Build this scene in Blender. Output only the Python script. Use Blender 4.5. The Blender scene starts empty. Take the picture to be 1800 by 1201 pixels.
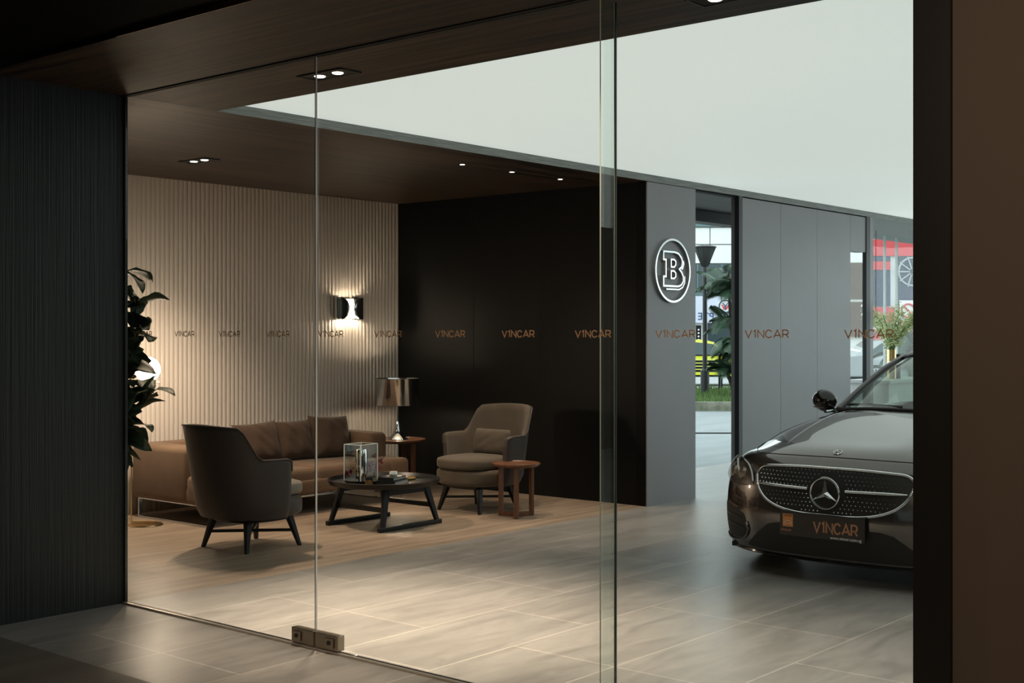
import bpy, bmesh, math, random
from mathutils import Vector, Matrix
from mathutils.bvhtree import BVHTree
PI = math.pi
random.seed(7)
SC = bpy.context.scene
COL = SC.collection

# ------------------------------------------------------------------ camera
FX = 2245.0
CF = Vector((0.764, 0.645, 0.0)).normalized()      # looking direction
CR = Vector((CF.y, -CF.x, 0.0))                    # to the right
cam_d = bpy.data.cameras.new('camera')
cam = bpy.data.objects.new('camera', cam_d)
COL.objects.link(cam)
cam.location = (0, 0, 1.55)
cam.rotation_euler = (PI/2, 0, math.atan2(CF.y, CF.x) - PI/2)
cam_d.sensor_width = 36.0
cam_d.lens = FX/1800.0*36.0
cam_d.shift_y = -13.5/1800.0
cam_d.clip_start = 0.05
cam_d.clip_end = 400
SC.camera = cam

# ------------------------------------------------------------------ world, exposure
w = bpy.data.worlds.new('sky')
SC.world = w
w.use_nodes = True
bg = w.node_tree.nodes['Background']
bg.inputs[0].default_value = (0.86, 0.95, 1.0, 1)
bg.inputs[1].default_value = 2.8
SC.view_settings.view_transform = 'Standard'
SC.view_settings.look = 'None'
SC.view_settings.exposure = 0.0
SC.view_settings.gamma = 1.0
SC.view_settings.use_curve_mapping = False
try:
    SC.cycles.max_bounces = 8
    SC.cycles.diffuse_bounces = 3
    SC.cycles.glossy_bounces = 4
    SC.cycles.transparent_max_bounces = 24
    SC.cycles.caustics_reflective = False
    SC.cycles.caustics_refractive = False
    SC.cycles.sample_clamp_indirect = 3.0
    SC.cycles.use_denoising = True
except Exception:
    pass

WARM = (1.0, 0.70, 0.52)
def spot(name, x, y, power, cone=100, blend=0.6, col=WARM, z=2.90, r=0.04, aim=None):
    l = bpy.data.lights.new(name, 'SPOT')
    l.energy = power; l.color = col; l.spot_size = math.radians(cone); l.spot_blend = blend
    l.shadow_soft_size = r
    o = bpy.data.objects.new(name, l); COL.objects.link(o)
    o.location = (x, y, z)
    if aim:
        v = Vector(aim) - Vector((x, y, z))
        o.rotation_euler = v.to_track_quat('-Z', 'Y').to_euler()
    return o
spot('entrance_spot_light', 4.50, 5.05, 1350, 68, 1.0, (1, .74, .57), aim=(4.95, 4.90, 0))
spot('entrance_spot_light', 4.50, 2.65, 400, 84, 1.0, (1, .77, .62), aim=(4.9, 2.6, 0))
spot('porch_spot_light', 3.78, 3.30, 95, 110, 1.0, (1, .72, .47))
spot('brown_wall_fill', 1.20, 0.80, 170, 120, 1.0, (1, .74, .52), aim=(4.1, 1.2, 1.3))  # added lamp, out of view, brightens the brown wall
spot('lounge_spot_light', 6.02, 8.32, 150, 110, 0.7)
spot('lounge_spot_light', 6.20, 8.46, 150, 110, 0.7)
spot('pinhole_spot_light', 7.60, 6.94, 90, 80, 0.7)
spot('pinhole_spot_light', 8.22, 6.94, 90, 80, 0.7)
spot('pinhole_spot_light', 8.88, 6.94, 90, 80, 0.7)

# ------------------------------------------------------------------ materials
def mat(name, col, rough=0.5, metal=0.0, coat=0.0, spec=0.5, emit=None, estr=0.0):
    m = bpy.data.materials.new(name); m.use_nodes = True
    b = m.node_tree.nodes['Principled BSDF']
    b.inputs['Base Color'].default_value = (*col, 1)
    b.inputs['Roughness'].default_value = rough
    b.inputs['Metallic'].default_value = metal
    b.inputs['Coat Weight'].default_value = coat
    b.inputs['Coat Roughness'].default_value = 0.03
    b.inputs['Specular IOR Level'].default_value = spec
    if emit:
        b.inputs['Emission Color'].default_value = (*emit, 1)
        b.inputs['Emission Strength'].default_value = estr
    return m

def coat_ior(m, v):
    m.node_tree.nodes['Principled BSDF'].inputs['Coat IOR'].default_value = v
    return m
def N(m): return m.node_tree.nodes, m.node_tree.links

def grain(name, c1, c2, scale, rough=0.5, bump=0.0, spec=0.5, detail=6, ramp=(0.3, 0.7), coat=0.0, rvar=0.0):
    """streaky procedural: scale is an xyz stretch of object/world position"""
    m = mat(name, c1, rough, spec=spec, coat=coat); n, l = N(m); b = n['Principled BSDF']
    g = n.new('ShaderNodeNewGeometry'); mp = n.new('ShaderNodeMapping'); mp.inputs['Scale'].default_value = scale
    nz = n.new('ShaderNodeTexNoise'); nz.inputs['Scale'].default_value = 1.0; nz.inputs['Detail'].default_value = detail
    nz.inputs['Roughness'].default_value = 0.6
    cr = n.new('ShaderNodeValToRGB')
    cr.color_ramp.elements[0].position = ramp[0]; cr.color_ramp.elements[1].position = ramp[1]
    cr.color_ramp.elements[0].color = (*c1, 1); cr.color_ramp.elements[1].color = (*c2, 1)
    l.new(g.outputs['Position'], mp.inputs['Vector']); l.new(mp.outputs[0], nz.inputs['Vector'])
    l.new(nz.outputs['Fac'], cr.inputs[0]); l.new(cr.outputs[0], b.inputs['Base Color'])
    if bump:
        bp = n.new('ShaderNodeBump'); bp.inputs['Strength'].default_value = bump; bp.inputs['Distance'].default_value = 0.01
        l.new(nz.outputs['Fac'], bp.inputs['Height']); l.new(bp.outputs[0], b.inputs['Normal'])
    if rvar:
        mr = n.new('ShaderNodeMapRange'); mr.inputs['To Min'].default_value = rough - rvar; mr.inputs['To Max'].default_value = rough + rvar
        l.new(nz.outputs['Fac'], mr.inputs['Value']); l.new(mr.outputs[0], b.inputs['Roughness'])
    return m

def fabric(name, c, rough=0.9, scale=260, var=0.25, bump=0.25):
    m = mat(name, c, rough, spec=0.25); n, l = N(m); b = n['Principled BSDF']
    tc = n.new('ShaderNodeTexCoord')
    nz = n.new('ShaderNodeTexNoise'); nz.inputs['Scale'].default_value = scale; nz.inputs['Detail'].default_value = 2
    n2 = n.new('ShaderNodeTexNoise'); n2.inputs['Scale'].default_value = 6; n2.inputs['Detail'].default_value = 3
    ad = n.new('ShaderNodeMath'); ad.operation = 'ADD'
    l.new(tc.outputs['Object'], nz.inputs['Vector']); l.new(tc.outputs['Object'], n2.inputs['Vector'])
    l.new(nz.outputs['Fac'], ad.inputs[0]); l.new(n2.outputs['Fac'], ad.inputs[1])
    mr = n.new('ShaderNodeMapRange'); mr.inputs['From Min'].default_value = 0.6; mr.inputs['From Max'].default_value = 1.4
    mr.inputs['To Min'].default_value = 1 - var; mr.inputs['To Max'].default_value = 1 + var
    l.new(ad.outputs[0], mr.inputs['Value'])
    mx = n.new('ShaderNodeVectorMath'); mx.operation = 'SCALE'; mx.inputs[0].default_value = c
    l.new(mr.outputs[0], mx.inputs['Scale']); l.new(mx.outputs[0], b.inputs['Base Color'])
    bp = n.new('ShaderNodeBump'); bp.inputs['Strength'].default_value = bump; bp.inputs['Distance'].default_value = 0.002
    l.new(nz.outputs['Fac'], bp.inputs['Height']); l.new(bp.outputs[0], b.inputs['Normal'])
    b.inputs['Sheen Weight'].default_value = 0.15
    return m

def glass(name, tint=(0.93, 0.97, 0.95), refl=1.0, rough=0.0, ior=1.5):
    m = bpy.data.materials.new(name); m.use_nodes = True; n, l = N(m); n.clear()
    out = n.new('ShaderNodeOutputMaterial'); tr = n.new('ShaderNodeBsdfTransparent'); tr.inputs[0].default_value = (*tint, 1)
    gl = n.new('ShaderNodeBsdfGlossy'); gl.inputs['Roughness'].default_value = rough; gl.inputs[0].default_value = (refl, refl, refl, 1)
    fr = n.new('ShaderNodeFresnel'); ge = n.new('ShaderNodeNewGeometry'); mr = n.new('ShaderNodeMapRange')
    mr.inputs['To Min'].default_value = ior; mr.inputs['To Max'].default_value = 1/ior
    l.new(ge.outputs['Backfacing'], mr.inputs['Value']); l.new(mr.outputs[0], fr.inputs[0])
    mx = n.new('ShaderNodeMixShader'); l.new(fr.outputs[0], mx.inputs[0]); l.new(tr.outputs[0], mx.inputs[1]); l.new(gl.outputs[0], mx.inputs[2])
    l.new(mx.outputs[0], out.inputs[0])
    return m

M = {}
M['dark_wall'] = grain('dark ribbed timber', (0.004, 0.008, 0.010), (0.017, 0.022, 0.024), (90, 90, 1.2), 0.55, 0.6, detail=5, ramp=(.35, .7))
M['ceil_y'] = grain('dark oak ceiling grain one way', (0.010, 0.008, 0.006), (0.090, 0.054, 0.032), (30, 0.9, 5), 0.55, 0.25, spec=.3, ramp=(.40, .66), rvar=.08)
M['ceil_x'] = grain('dark oak ceiling grain other way', (0.008, 0.007, 0.006), (0.090, 0.054, 0.032), (0.7, 24, 5), 0.46, 0.25, spec=.3, ramp=(.42, .64), rvar=.08)
M['fascia'] = grain('grey oak fascia', (0.12, 0.13, 0.125), (0.30, 0.32, 0.30), (5, 5, 160), 0.5, 0.3)
M['black_wall'] = mat('black lacquer panel', (0.0028, 0.0032, 0.0036), 0.48, spec=0.24)
M['seam'] = mat('seam shadow black', (0.002, 0.002, 0.002), 0.8)
M['grey_panel'] = grain('grey sprayed panel', (0.205, 0.205, 0.215), (0.225, 0.225, 0.235), (2, 2, 2), 0.38, 0.0)
M['flute'] = mat('off white fluted plaster', (0.66, 0.60, 0.54), 0.55)
M['black'] = mat('satin black metal', (0.006, 0.007, 0.007), 0.45)
M['brown_wall'] = mat('brown plaster', (0.088, 0.068, 0.053), 0.8)
M['outer_ceil'] = mat('black soffit', (0.0022, 0.0022, 0.0022), 0.9, spec=.1)
M['copper_lip'] = grain('walnut edge strip', (0.16, 0.09, 0.055), (0.30, 0.17, 0.10), (20, 3, 40), 0.5)
M['chrome'] = mat('polished chrome', (0.72, 0.75, 0.76), 0.10, 1.0)
M['satin_steel'] = mat('brushed bronze steel', (0.30, 0.26, 0.21), 0.35, 1.0)
M['pale_metal'] = mat('pale steel', (0.62, 0.58, 0.52), 0.35, 0.8)
M['brass'] = mat('brushed brass', (0.80, 0.58, 0.30), 0.28, 1.0)
M['letter'] = mat('bronze lettering', (0.42, 0.27, 0.16), 0.45, 0.3)
M['glass'] = glass('clear architectural glass')
M['glass_edge'] = mat('glass edge tinted bright', (0.74, 0.82, 0.80), 0.35)  # pale colour stands in for light piped to the glass edges
M['glass_dark'] = mat('dark glass edge', (0.01, 0.015, 0.014), 0.3)
M['tube_glass'] = glass('thin glass', (0.95, 0.97, 0.96))
M['leather'] = fabric('grey brown hide', (0.050, 0.041, 0.036), 0.5, 90, .12, .08)
M['taupe'] = fabric('taupe weave', (0.098, 0.080, 0.060), 0.95, 420)
M['taupe_light'] = fabric('pale taupe weave', (0.20, 0.175, 0.14), 0.95, 420)
M['sofa'] = fabric('brown suede weave', (0.150, 0.092, 0.055), 0.85, 300, .18)
M['sofa_cushion'] = fabric('dark brown velvet', (0.068, 0.042, 0.028), 0.85, 200, .2)
M['teal_cushion'] = fabric('slate cushion', (0.055, 0.07, 0.068), 0.9, 200, .2)
M['black_wood'] = mat('black stained wood', (0.007, 0.008, 0.009), 0.34, spec=.35)
M['walnut'] = grain('walnut', (0.085, 0.036, 0.020), (0.20, 0.090, 0.048), (30, 30, 3), 0.35, 0.05)
M['leaf'] = grain('fig leaf', (0.008, 0.020, 0.008), (0.025, 0.050, 0.016), (14, 14, 14), 0.55, spec=.3)
M['bark'] = mat('bark', (0.05, 0.035, 0.022), 0.9)
M['globe'] = mat('glowing opal glass', (1, 1, 1), 0.3, emit=(1.0, 0.76, 0.58), estr=85)
M['white_enamel'] = mat('white enamel', (0.85, 0.8, 0.72), 0.4)
M['bulb'] = mat('glowing lamp', (1, 1, 1), 0.4, emit=(1.0, 0.76, 0.56), estr=260)
M['dl_glow'] = mat('glowing downlight', (1, 1, 1), 0.4, emit=(1.0, 0.84, 0.70), estr=5)
M['rubber'] = mat('tyre rubber', (0.010, 0.010, 0.010), 0.7)
M['paint'] = mat('dark bronze metallic paint', (0.072, 0.063, 0.058), 0.24, 0.8, coat=1.0)
coat_ior(M['paint'], 1.75)
M['car_black'] = mat('gloss black plastic', (0.006, 0.006, 0.006), 0.12)
M['car_matt'] = mat('matt black mesh', (0.004, 0.004, 0.004), 0.5)
M['car_glass'] = glass('tinted car glass', (0.66, 0.76, 0.71), 1.0, ior=1.6)
M['car_inside'] = mat('black cabin trim', (0.022, 0.024, 0.023), 0.7)
M['lamp_glass'] = glass('headlamp lens', (0.92, 0.92, 0.92), ior=1.35)
M['plate'] = mat('dealer plate black', (0.010, 0.009, 0.008), 0.35)
M['orange'] = mat('orange sticker', (0.55, 0.22, 0.07), 0.5)
M['copper_text'] = mat('copper print', (0.42, 0.19, 0.10), 0.5)
M['white'] = mat('white', (0.8, 0.8, 0.8), 0.5)
M['flower'] = mat('crimson petal', (0.10, 0.004, 0.018), 0.6)
M['paper'] = mat('book paper', (0.45, 0.42, 0.38), 0.7)
M['dark_cover'] = mat('dark book cover', (0.02, 0.022, 0.024), 0.35)
M['gold'] = mat('gold leaf', (0.75, 0.45, 0.16), 0.3, 1.0)
M['lightbox'] = mat('white stretched light ceiling', (0.62, 0.63, 0.62), 0.6, emit=(0.965, 1.0, 0.975), estr=0.66)

def floor_tile():
    m = mat('grey stone tile', (0.3, 0.28, 0.25), 0.33); n, l = N(m); b = n['Principled BSDF']
    g = n.new('ShaderNodeNewGeometry'); mp = n.new('ShaderNodeMapping')
    mp.inputs['Location'].default_value = (-4.85 + 1.21*6, -5.913 + .61*30, 0)
    br = n.new('ShaderNodeTexBrick'); br.inputs['Scale'].default_value = 1.0
    br.offset = 0.5; br.offset_frequency = 3; br.squash = 1
    br.inputs['Brick Width'].default_value = 1.21; br.inputs['Row Height'].default_value = 0.61
    br.inputs['Mortar Size'].default_value = 0.0045; br.inputs['Mortar Smooth'].default_value = 0.1
    br.inputs['Color1'].default_value = (0.285, 0.275, 0.258, 1); br.inputs['Color2'].default_value = (0.245, 0.238, 0.225, 1)
    br.inputs['Mortar'].default_value = (0.43, 0.41, 0.375, 1); br.inputs['Bias'].default_value = 0
    l.new(g.outputs['Position'], mp.inputs[0]); l.new(mp.outputs[0], br.inputs['Vector'])
    m2 = n.new('ShaderNodeMapping'); m2.inputs['Scale'].default_value = (1.0, 4.5, 1)
    nz = n.new('ShaderNodeTexNoise'); nz.inputs['Scale'].default_value = 1.5; nz.inputs['Detail'].default_value = 9
    nz.inputs['Roughness'].default_value = 0.7; nz.inputs['Distortion'].default_value = 0.6
    l.new(g.outputs['Position'], m2.inputs[0]); l.new(m2.outputs[0], nz.inputs['Vector'])
    mr = n.new('ShaderNodeMapRange'); mr.inputs['From Min'].default_value = .3; mr.inputs['From Max'].default_value = .7
    mr.inputs['To Min'].default_value = 0.72; mr.inputs['To Max'].default_value = 1.18
    l.new(nz.outputs['Fac'], mr.inputs['Value'])
    sc = n.new('ShaderNodeVectorMath'); sc.operation = 'SCALE'
    l.new(br.outputs['Color'], sc.inputs[0]); l.new(mr.outputs[0], sc.inputs['Scale']); l.new(sc.outputs[0], b.inputs['Base Color'])
    m3 = n.new('ShaderNodeMapRange'); m3.inputs['To Min'].default_value = 0.26; m3.inputs['To Max'].default_value = 0.46
    l.new(nz.outputs['Fac'], m3.inputs['Value']); l.new(m3.outputs[0], b.inputs['Roughness'])
    return m
M['tile'] = floor_tile()
M['timber_floor'] = grain('pale timber look floor', (0.22, 0.17, 0.125), (0.42, 0.33, 0.25), (1.1, 13, 1), 0.40, 0.03, ramp=(.3, .72), detail=7)
M['dark_floor'] = grain('dark porch floor', (0.10, 0.088, 0.076), (0.17, 0.15, 0.13), (1.0, 4, 1), 0.5, 0.0)  # porch floor set darker than the tile, up to one straight edge

# ------------------------------------------------------------------ mesh helpers
def obj(name, bm, m, parent=None, smooth=False, loc=None, label=None, angle=None, bevel=None, mats=None):
    bmesh.ops.recalc_face_normals(bm, faces=bm.faces[:])
    me = bpy.data.meshes.new(name); bm.to_mesh(me); bm.free()
    me.materials.append(m if not isinstance(m, str) else M[m])
    for q in (mats or []): me.materials.append(M[q])
    if smooth:
        for p in me.polygons: p.use_smooth = True
        if angle is None: angle = 40
        try: me.set_sharp_from_angle(angle=math.radians(angle))
        except Exception: pass
    o = bpy.data.objects.new(name, me); COL.objects.link(o)
    if parent is not None: o.parent = parent
    if loc is not None: o.location = loc
    if label: o['label'] = label
    if bevel:
        bv = o.modifiers.new('bevel', 'BEVEL'); bv.width = bevel; bv.segments = 2; bv.limit_method = 'ANGLE'; bv.angle_limit = 0.6
    return o
def BM(): return bmesh.new()
def thing(name, label, cat, loc=(0, 0, 0), rz=0.0, group=None):
    o = bpy.data.objects.new(name, None); COL.objects.link(o)
    o.empty_display_size = 0.1
    o.location = loc; o.rotation_euler = (0, 0, rz); o['label'] = label; o['category'] = cat
    if group: o['group'] = group
    return o
def tag(o, label, cat, group=None, kind=None):
    o['label'] = label; o['category'] = cat
    if group: o['group'] = group
    if kind: o['kind'] = kind
    return o
def struct(name, bm, m, parent=None, **k):
    o = obj(name, bm, m, parent, **k)
    if parent is None: o['kind'] = 'structure'
    return o
def copy_tree(o, parent=None):
    c = o.copy(); COL.objects.link(c); c.parent = parent
    for ch in list(o.children): copy_tree(ch, c)
    return c
def box(bm, c, s, rot=None):
    r = bmesh.ops.create_cube(bm, size=1.0)
    mt = Matrix.Translation(Vector(c))
    if rot is not None: mt = mt @ rot
    mt = mt @ Matrix.Diagonal((s[0], s[1], s[2], 1))
    bmesh.ops.transform(bm, matrix=mt, verts=r['verts'])
    return r['verts']
def bx(bm, x0, x1, y0, y1, z0, z1):
    return box(bm, ((x0+x1)/2, (y0+y1)/2, (z0+z1)/2), (abs(x1-x0), abs(y1-y0), abs(z1-z0)))
def bar(bm, a, b, w0, h0, w1=None, h1=None):
    """rectangular tapered bar from a to b"""
    a, b = Vector(a), Vector(b); w1 = w0 if w1 is None else w1; h1 = h0 if h1 is None else h1
    d = (b-a).normalized(); up = Vector((0, 0, 1))
    if abs(d.dot(up)) > .95: s = Vector((1, 0, 0)); u = Vector((0, 1, 0))
    else:
        s = d.cross(up).normalized(); u = s.cross(d).normalized()
    if abs(d.z) > .6:
        s = Vector((1, 0, 0)); u = Vector((0, 1, 0))
    vs = []
    for p, ww, hh in ((a, w0, h0), (b, w1, h1)):
        for sx, sy in ((-1, -1), (1, -1), (1, 1), (-1, 1)):
            vs.append(bm.verts.new(p + s*sx*ww/2 + u*sy*hh/2))
    for i in range(4):
        j = (i+1) % 4
        bm.faces.new((vs[i], vs[j], vs[4+j], vs[4+i]))
    bm.faces.new(vs[3::-1]); bm.faces.new(vs[4:])
def loft(bm, rings, closed=True, cap=True, wrap=False):
    R = [[bm.verts.new(p) for p in r] for r in rings]
    n = len(R[0]); m = len(R)
    for i in range(m if wrap else m-1):
        a, b = R[i], R[(i+1) % m]
        for j in range(n if closed else n-1):
            k = (j+1) % n
            try: bm.faces.new((a[j], a[k], b[k], b[j]))
            except ValueError: pass
    if cap and closed and not wrap:
        bm.faces.new(R[0][::-1]); bm.faces.new(R[-1])
    return R
def tube(bm, pts, r, seg=8, closed=False, cap=True):
    pts = [Vector(p) for p in pts]; n = len(pts); rings = []
    rad = r if isinstance(r, (list, tuple)) else [r]*n
    up = None
    for i, p in enumerate(pts):
        if closed: t = (pts[(i+1) % n] - pts[i-1]).normalized()
        else: t = (pts[min(i+1, n-1)] - pts[max(i-1, 0)]).normalized()
        if up is None:
            up = Vector((0, 0, 1)) if abs(t.z) < .9 else Vector((1, 0, 0))
        s = t.cross(up)
        if s.length < 1e-5: s = t.orthogonal()
        s.normalize(); up = s.cross(t).normalized()
        rings.append([p + (s*math.cos(2*PI*k/seg) + up*math.sin(2*PI*k/seg))*rad[i] for k in range(seg)])
    loft(bm, rings, True, cap, wrap=closed)
def lathe(bm, prof, seg=32, c=(0, 0), close=False):
    rings = [[Vector((c[0]+r*math.cos(2*PI*k/seg), c[1]+r*math.sin(2*PI*k/seg), z)) for k in range(seg)] for r, z in prof]
    loft(bm, rings, True, not close, wrap=close)
def cat(P, n=6, closed=False):
    """catmull-rom through points"""
    P = [Vector(p) for p in P]; out = []
    m = len(P); rng = range(m if closed else m-1)
    for i in rng:
        p0 = P[i-1] if (i > 0 or closed) else P[0]*2-P[1]
        p1 = P[i]; p2 = P[(i+1) % m]
        p3 = P[(i+2) % m] if (i+2 < m or closed) else P[-1]*2-P[-2]
        for k in range(n):
            t = k/n
            out.append(0.5*((2*p1)+(p2-p0)*t+(2*p0-5*p1+4*p2-p3)*t*t+(3*p1-p0-3*p2+p3)*t**3))
    if not closed: out.append(P[-1])
    return out
def rbox(bm, c, s, r, seg=4, rot=None):
    """rounded box"""
    t = BM(); box(t, (0, 0, 0), s)
    bmesh.ops.bevel(t, geom=t.edges[:], offset=r, segments=seg, affect='EDGES', profile=.5)
    mt = Matrix.Translation(Vector(c))
    if rot is not None: mt = mt @ rot
    bmesh.ops.transform(t, matrix=mt, verts=t.verts[:])
    me = bpy.data.meshes.new('t'); t.to_mesh(me); t.free(); bm.from_mesh(me); bpy.data.meshes.remove(me)
def puff(bm, c, s, rot=None, n=16, edge=0.35, wob=0.0, seed=0, pinch=0.0):
    """stuffed cushion: s = (width, thickness, height), seam round the edge"""
    rnd = random.Random(seed); ph = [rnd.uniform(0, 6) for _ in range(6)]
    mt = Matrix.Translation(Vector(c)) @ (rot if rot is not None else Matrix())
    g = {}
    for sd in (-1, 1):
        for i in range(n+1):
            for j in range(n+1):
                if (i in (0, n) or j in (0, n)) and sd == 1: g[(sd, i, j)] = g[(-1, i, j)]; continue
                u = i/n*2-1; v = j/n*2-1
                th = (1-abs(u)**3.2)**edge*(1-abs(v)**3.2)**edge if abs(u) < 1 and abs(v) < 1 else 0
                wr = wob*(math.sin(u*7+ph[0]+v*3)*math.sin(v*5+ph[1])+.5*math.sin(u*13+v*9+ph[2]))*th
                pu = 1-pinch*(1-abs(v)**2)*0.5; pv = 1-pinch*(1-abs(u)**2)*0.5
                p = Vector((u*s[0]/2*pu + wr*.3, sd*th*s[1]/2 + wr, v*s[2]/2*pv))
                g[(sd, i, j)] = bm.verts.new(mt @ p)
    for sd in (-1, 1):
        for i in range(n):
            for j in range(n):
                q = (g[(sd, i, j)], g[(sd, i+1, j)], g[(sd, i+1, j+1)], g[(sd, i, j+1)])
                bm.faces.new(q if sd < 0 else q[::-1])
def sell(a, b, p, n=40, cx=0, cy=0):
    out = []
    for k in range(n):
        t = 2*PI*k/n; c, s = math.cos(t), math.sin(t)
        out.append((cx+a*abs(c)**(2/p)*(1 if c > 0 else -1), cy+b*abs(s)**(2/p)*(1 if s > 0 else -1)))
    return out
def RX(a): return Matrix.Rotation(a, 4, 'X')
def RY(a): return Matrix.Rotation(a, 4, 'Y')
def RZ(a): return Matrix.Rotation(a, 4, 'Z')
def smooth01(t): t = max(0, min(1, t)); return t*t*(3-2*t)

# stroke lettering: glyph strokes on a unit-high grid
GL = {'V': (1.05, [[(0, 1), (.52, 0), (1.05, 1)]]),
      '1': (.42, [[(0, .8), (.28, 1), (.28, 0)]]),
      'N': (.95, [[(0, 0), (0, 1), (.95, 0), (.95, 1)]]),
      'C': (1.0, [[(.98, .80)] + [(.5+.5*math.cos(a), .5+.5*math.sin(a)) for a in [math.radians(q) for q in range(45, 318, 18)]] + [(.98, .2)]]),
      'A': (1.1, [[(0, 0), (.55, 1), (1.1, 0)], [(.22, .30), (.88, .30)]]),
      'R': (.9, [[(0, 0), (0, 1), (.55, 1), (.78, .93), (.87, .72), (.78, .5), (.55, .42), (0, .42)], [(.5, .42), (.9, 0)]])}
def word_strokes(txt, h, gap=.28):
    x = 0; out = []
    for ch in txt:
        wd, st = GL[ch]
        for s in st: out.append([(x+p[0], p[1]) for p in s])
        x += wd+gap
    tot = x-gap
    return [[(a*h, b*h) for a, b in s] for s in out], tot*h
def stroke_mesh(bm, strokes, wd, depth, fn):
    """flat-sided strokes; fn(u, v, w) -> world, w = height off the surface"""
    for s in strokes:
        n = len(s); L = []; Rr = []
        for i, p in enumerate(s):
            p = Vector((p[0], p[1]))
            a = (p-Vector(s[i-1])).normalized() if i > 0 else None
            b = (Vector(s[i+1])-p).normalized() if i < n-1 else None
            if a is None: a = b
            if b is None: b = a
            t = (a+b)
            t = t.normalized() if t.length > .01 else a
            nn = Vector((-t.y, t.x)); k = 1/max(.45, nn.dot(Vector((-a.y, a.x))))
            ext = Vector((0, 0))
            L.append(p+nn*wd/2*k); Rr.append(p-nn*wd/2*k)
        rings = []
        for l_, r_ in zip(L, Rr):
            rings.append([fn(l_.x, l_.y, 0), fn(r_.x, r_.y, 0), fn(r_.x, r_.y, depth), fn(l_.x, l_.y, depth)])
        loft(bm, rings)
def text_mesh(txt, size, m, name, parent, mw, extrude=0.001, align='CENTER'):
    cu = bpy.data.curves.new('t', 'FONT'); cu.body = txt; cu.size = size; cu.extrude = extrude; cu.align_x = align; cu.align_y = 'CENTER'
    to = bpy.data.objects.new('t', cu); COL.objects.link(to)
    dg = bpy.context.evaluated_depsgraph_get(); me = bpy.data.meshes.new_from_object(to.evaluated_get(dg))
    bpy.data.objects.remove(to); bpy.data.curves.remove(cu)
    me.transform(mw); me.materials.clear(); me.materials.append(M[m])
    o = bpy.data.objects.new(name, me); COL.objects.link(o); o.parent = parent
    return o

# ------------------------------------------------------------------ building shell
H = 2.92           # ceiling height
XG = 4.18          # glass line
YW = 6.46          # line of the grey wall / floor change
XB = 9.53          # black wall
YF = 9.62          # fluted wall
b = BM(); bx(b, 3.30, 19.5, -4, YW, -.12, 0); struct('floor', b, 'tile')
b = BM(); bx(b, XG, XB+.1, YW, YF+.3, -.12, 0); struct('floor_lounge', b, 'timber_floor')
b = BM(); bx(b, -4, 3.30, -4, 12, -.12, 0.0); struct('floor_porch', b, 'dark_floor')
b = BM(); bx(b, XB+.1, 19.5, YW, 7.9, -.12, 0); struct('floor_passage', b, 'tile')
# ceilings
b = BM(); bx(b, 3.33, 4.83, -4, YW, H, H+.3); struct('ceiling', b, 'ceil_y')
b = BM(); bx(b, 3.33, XB+.2, YW, YF+.3, H, H+.3); struct('ceiling_lounge', b, 'ceil_x')
b = BM(); bx(b, XB+.2, 14.2, YW, 7.9, H, H+.3); struct('ceiling_passage', b, 'ceil_x')
b = BM(); bx(b, 14.2, 19.5, YW, 7.9, H, H+.3); struct('ceiling_front', b, mat('pale grey soffit', (0.42, 0.43, 0.42), 0.6))
b = BM(); bx(b, -4, 3.33, -4, 12, H+.028, H+.3); struct('ceiling_porch', b, 'outer_ceil')
b = BM(); bx(b, 4.83, 19.5, -4, YW, H+.062, H+.3); struct('ceiling_lightbox', b, 'lightbox')
b = BM(); bx(b, 4.83, 19.5, YW-.004, YW-.0005, H+.0005, H+.062); struct('trim_1', b, 'fascia')
b = BM(); bx(b, 3.322, 3.33, -4, 5.2, H+.0005, H+.028); struct('trim_2', b, 'copper_lip')
# black track in the ceiling above the glass
b = BM(); bx(b, XG-.02, XG+.02, 1.6, 6.44, H-.006, H); struct('trim_3', b, 'seam')
# left dark wall (its end return runs behind to the fluted wall)
b = BM(); bx(b, 3.2, XG-.0, 6.45, 6.60, 0, H); bx(b, XG-.12, XG-.0, 6.6, YF+.3, 0, H); struct('wall_left', b, 'dark_wall')
b = BM(); bx(b, -4.1, 3.2, 6.45, 6.6, 0, H+.03); struct('wall_left_porch', b, 'dark_wall')
b = BM(); bx(b, -4.1, -4, -4, 6.6, 0, H+.03); struct('added_wall_behind', b, 'brown_wall')  # unseen wall behind the camera, put in to block the sky
b = BM(); bx(b, -4.1, 19.5, -4.1, -4, 0, H+.1); struct('wall_near', b, 'brown_wall')
# fluted wall
b = BM(); rings = []
nfl = int((XB-XG)/.047)
prof = []
for i in range(nfl):
    for k in range(8):
        t = k/8
        prof.append((XG + (i+t)*(XB-XG)/nfl, YF - .014*math.sqrt(max(0, 1-(2*t-1)**2))**1.0 - .002))
prof.append((XB, YF-.002)); prof += [(XB, YF+.2), (XG, YF+.2)]
loft(b, [[Vector((x, y, 0)) for x, y in prof], [Vector((x, y, H)) for x, y in prof]])
struct('wall_far', b, 'flute', smooth=True, angle=50)
# black wall in panels, its end a dark return
b = BM(); bx(b, XB, XB+.12, YW+.012, YF+.2, 0, H); wl = struct('wall_right', b, 'black_wall')
for i, y in enumerate((6.95, 7.68, 8.55)):
    b = BM(); bx(b, XB-.002, XB+.001, y-.003, y+.003, 0, H); struct('panel_seam', b, 'seam', wl)
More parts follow.
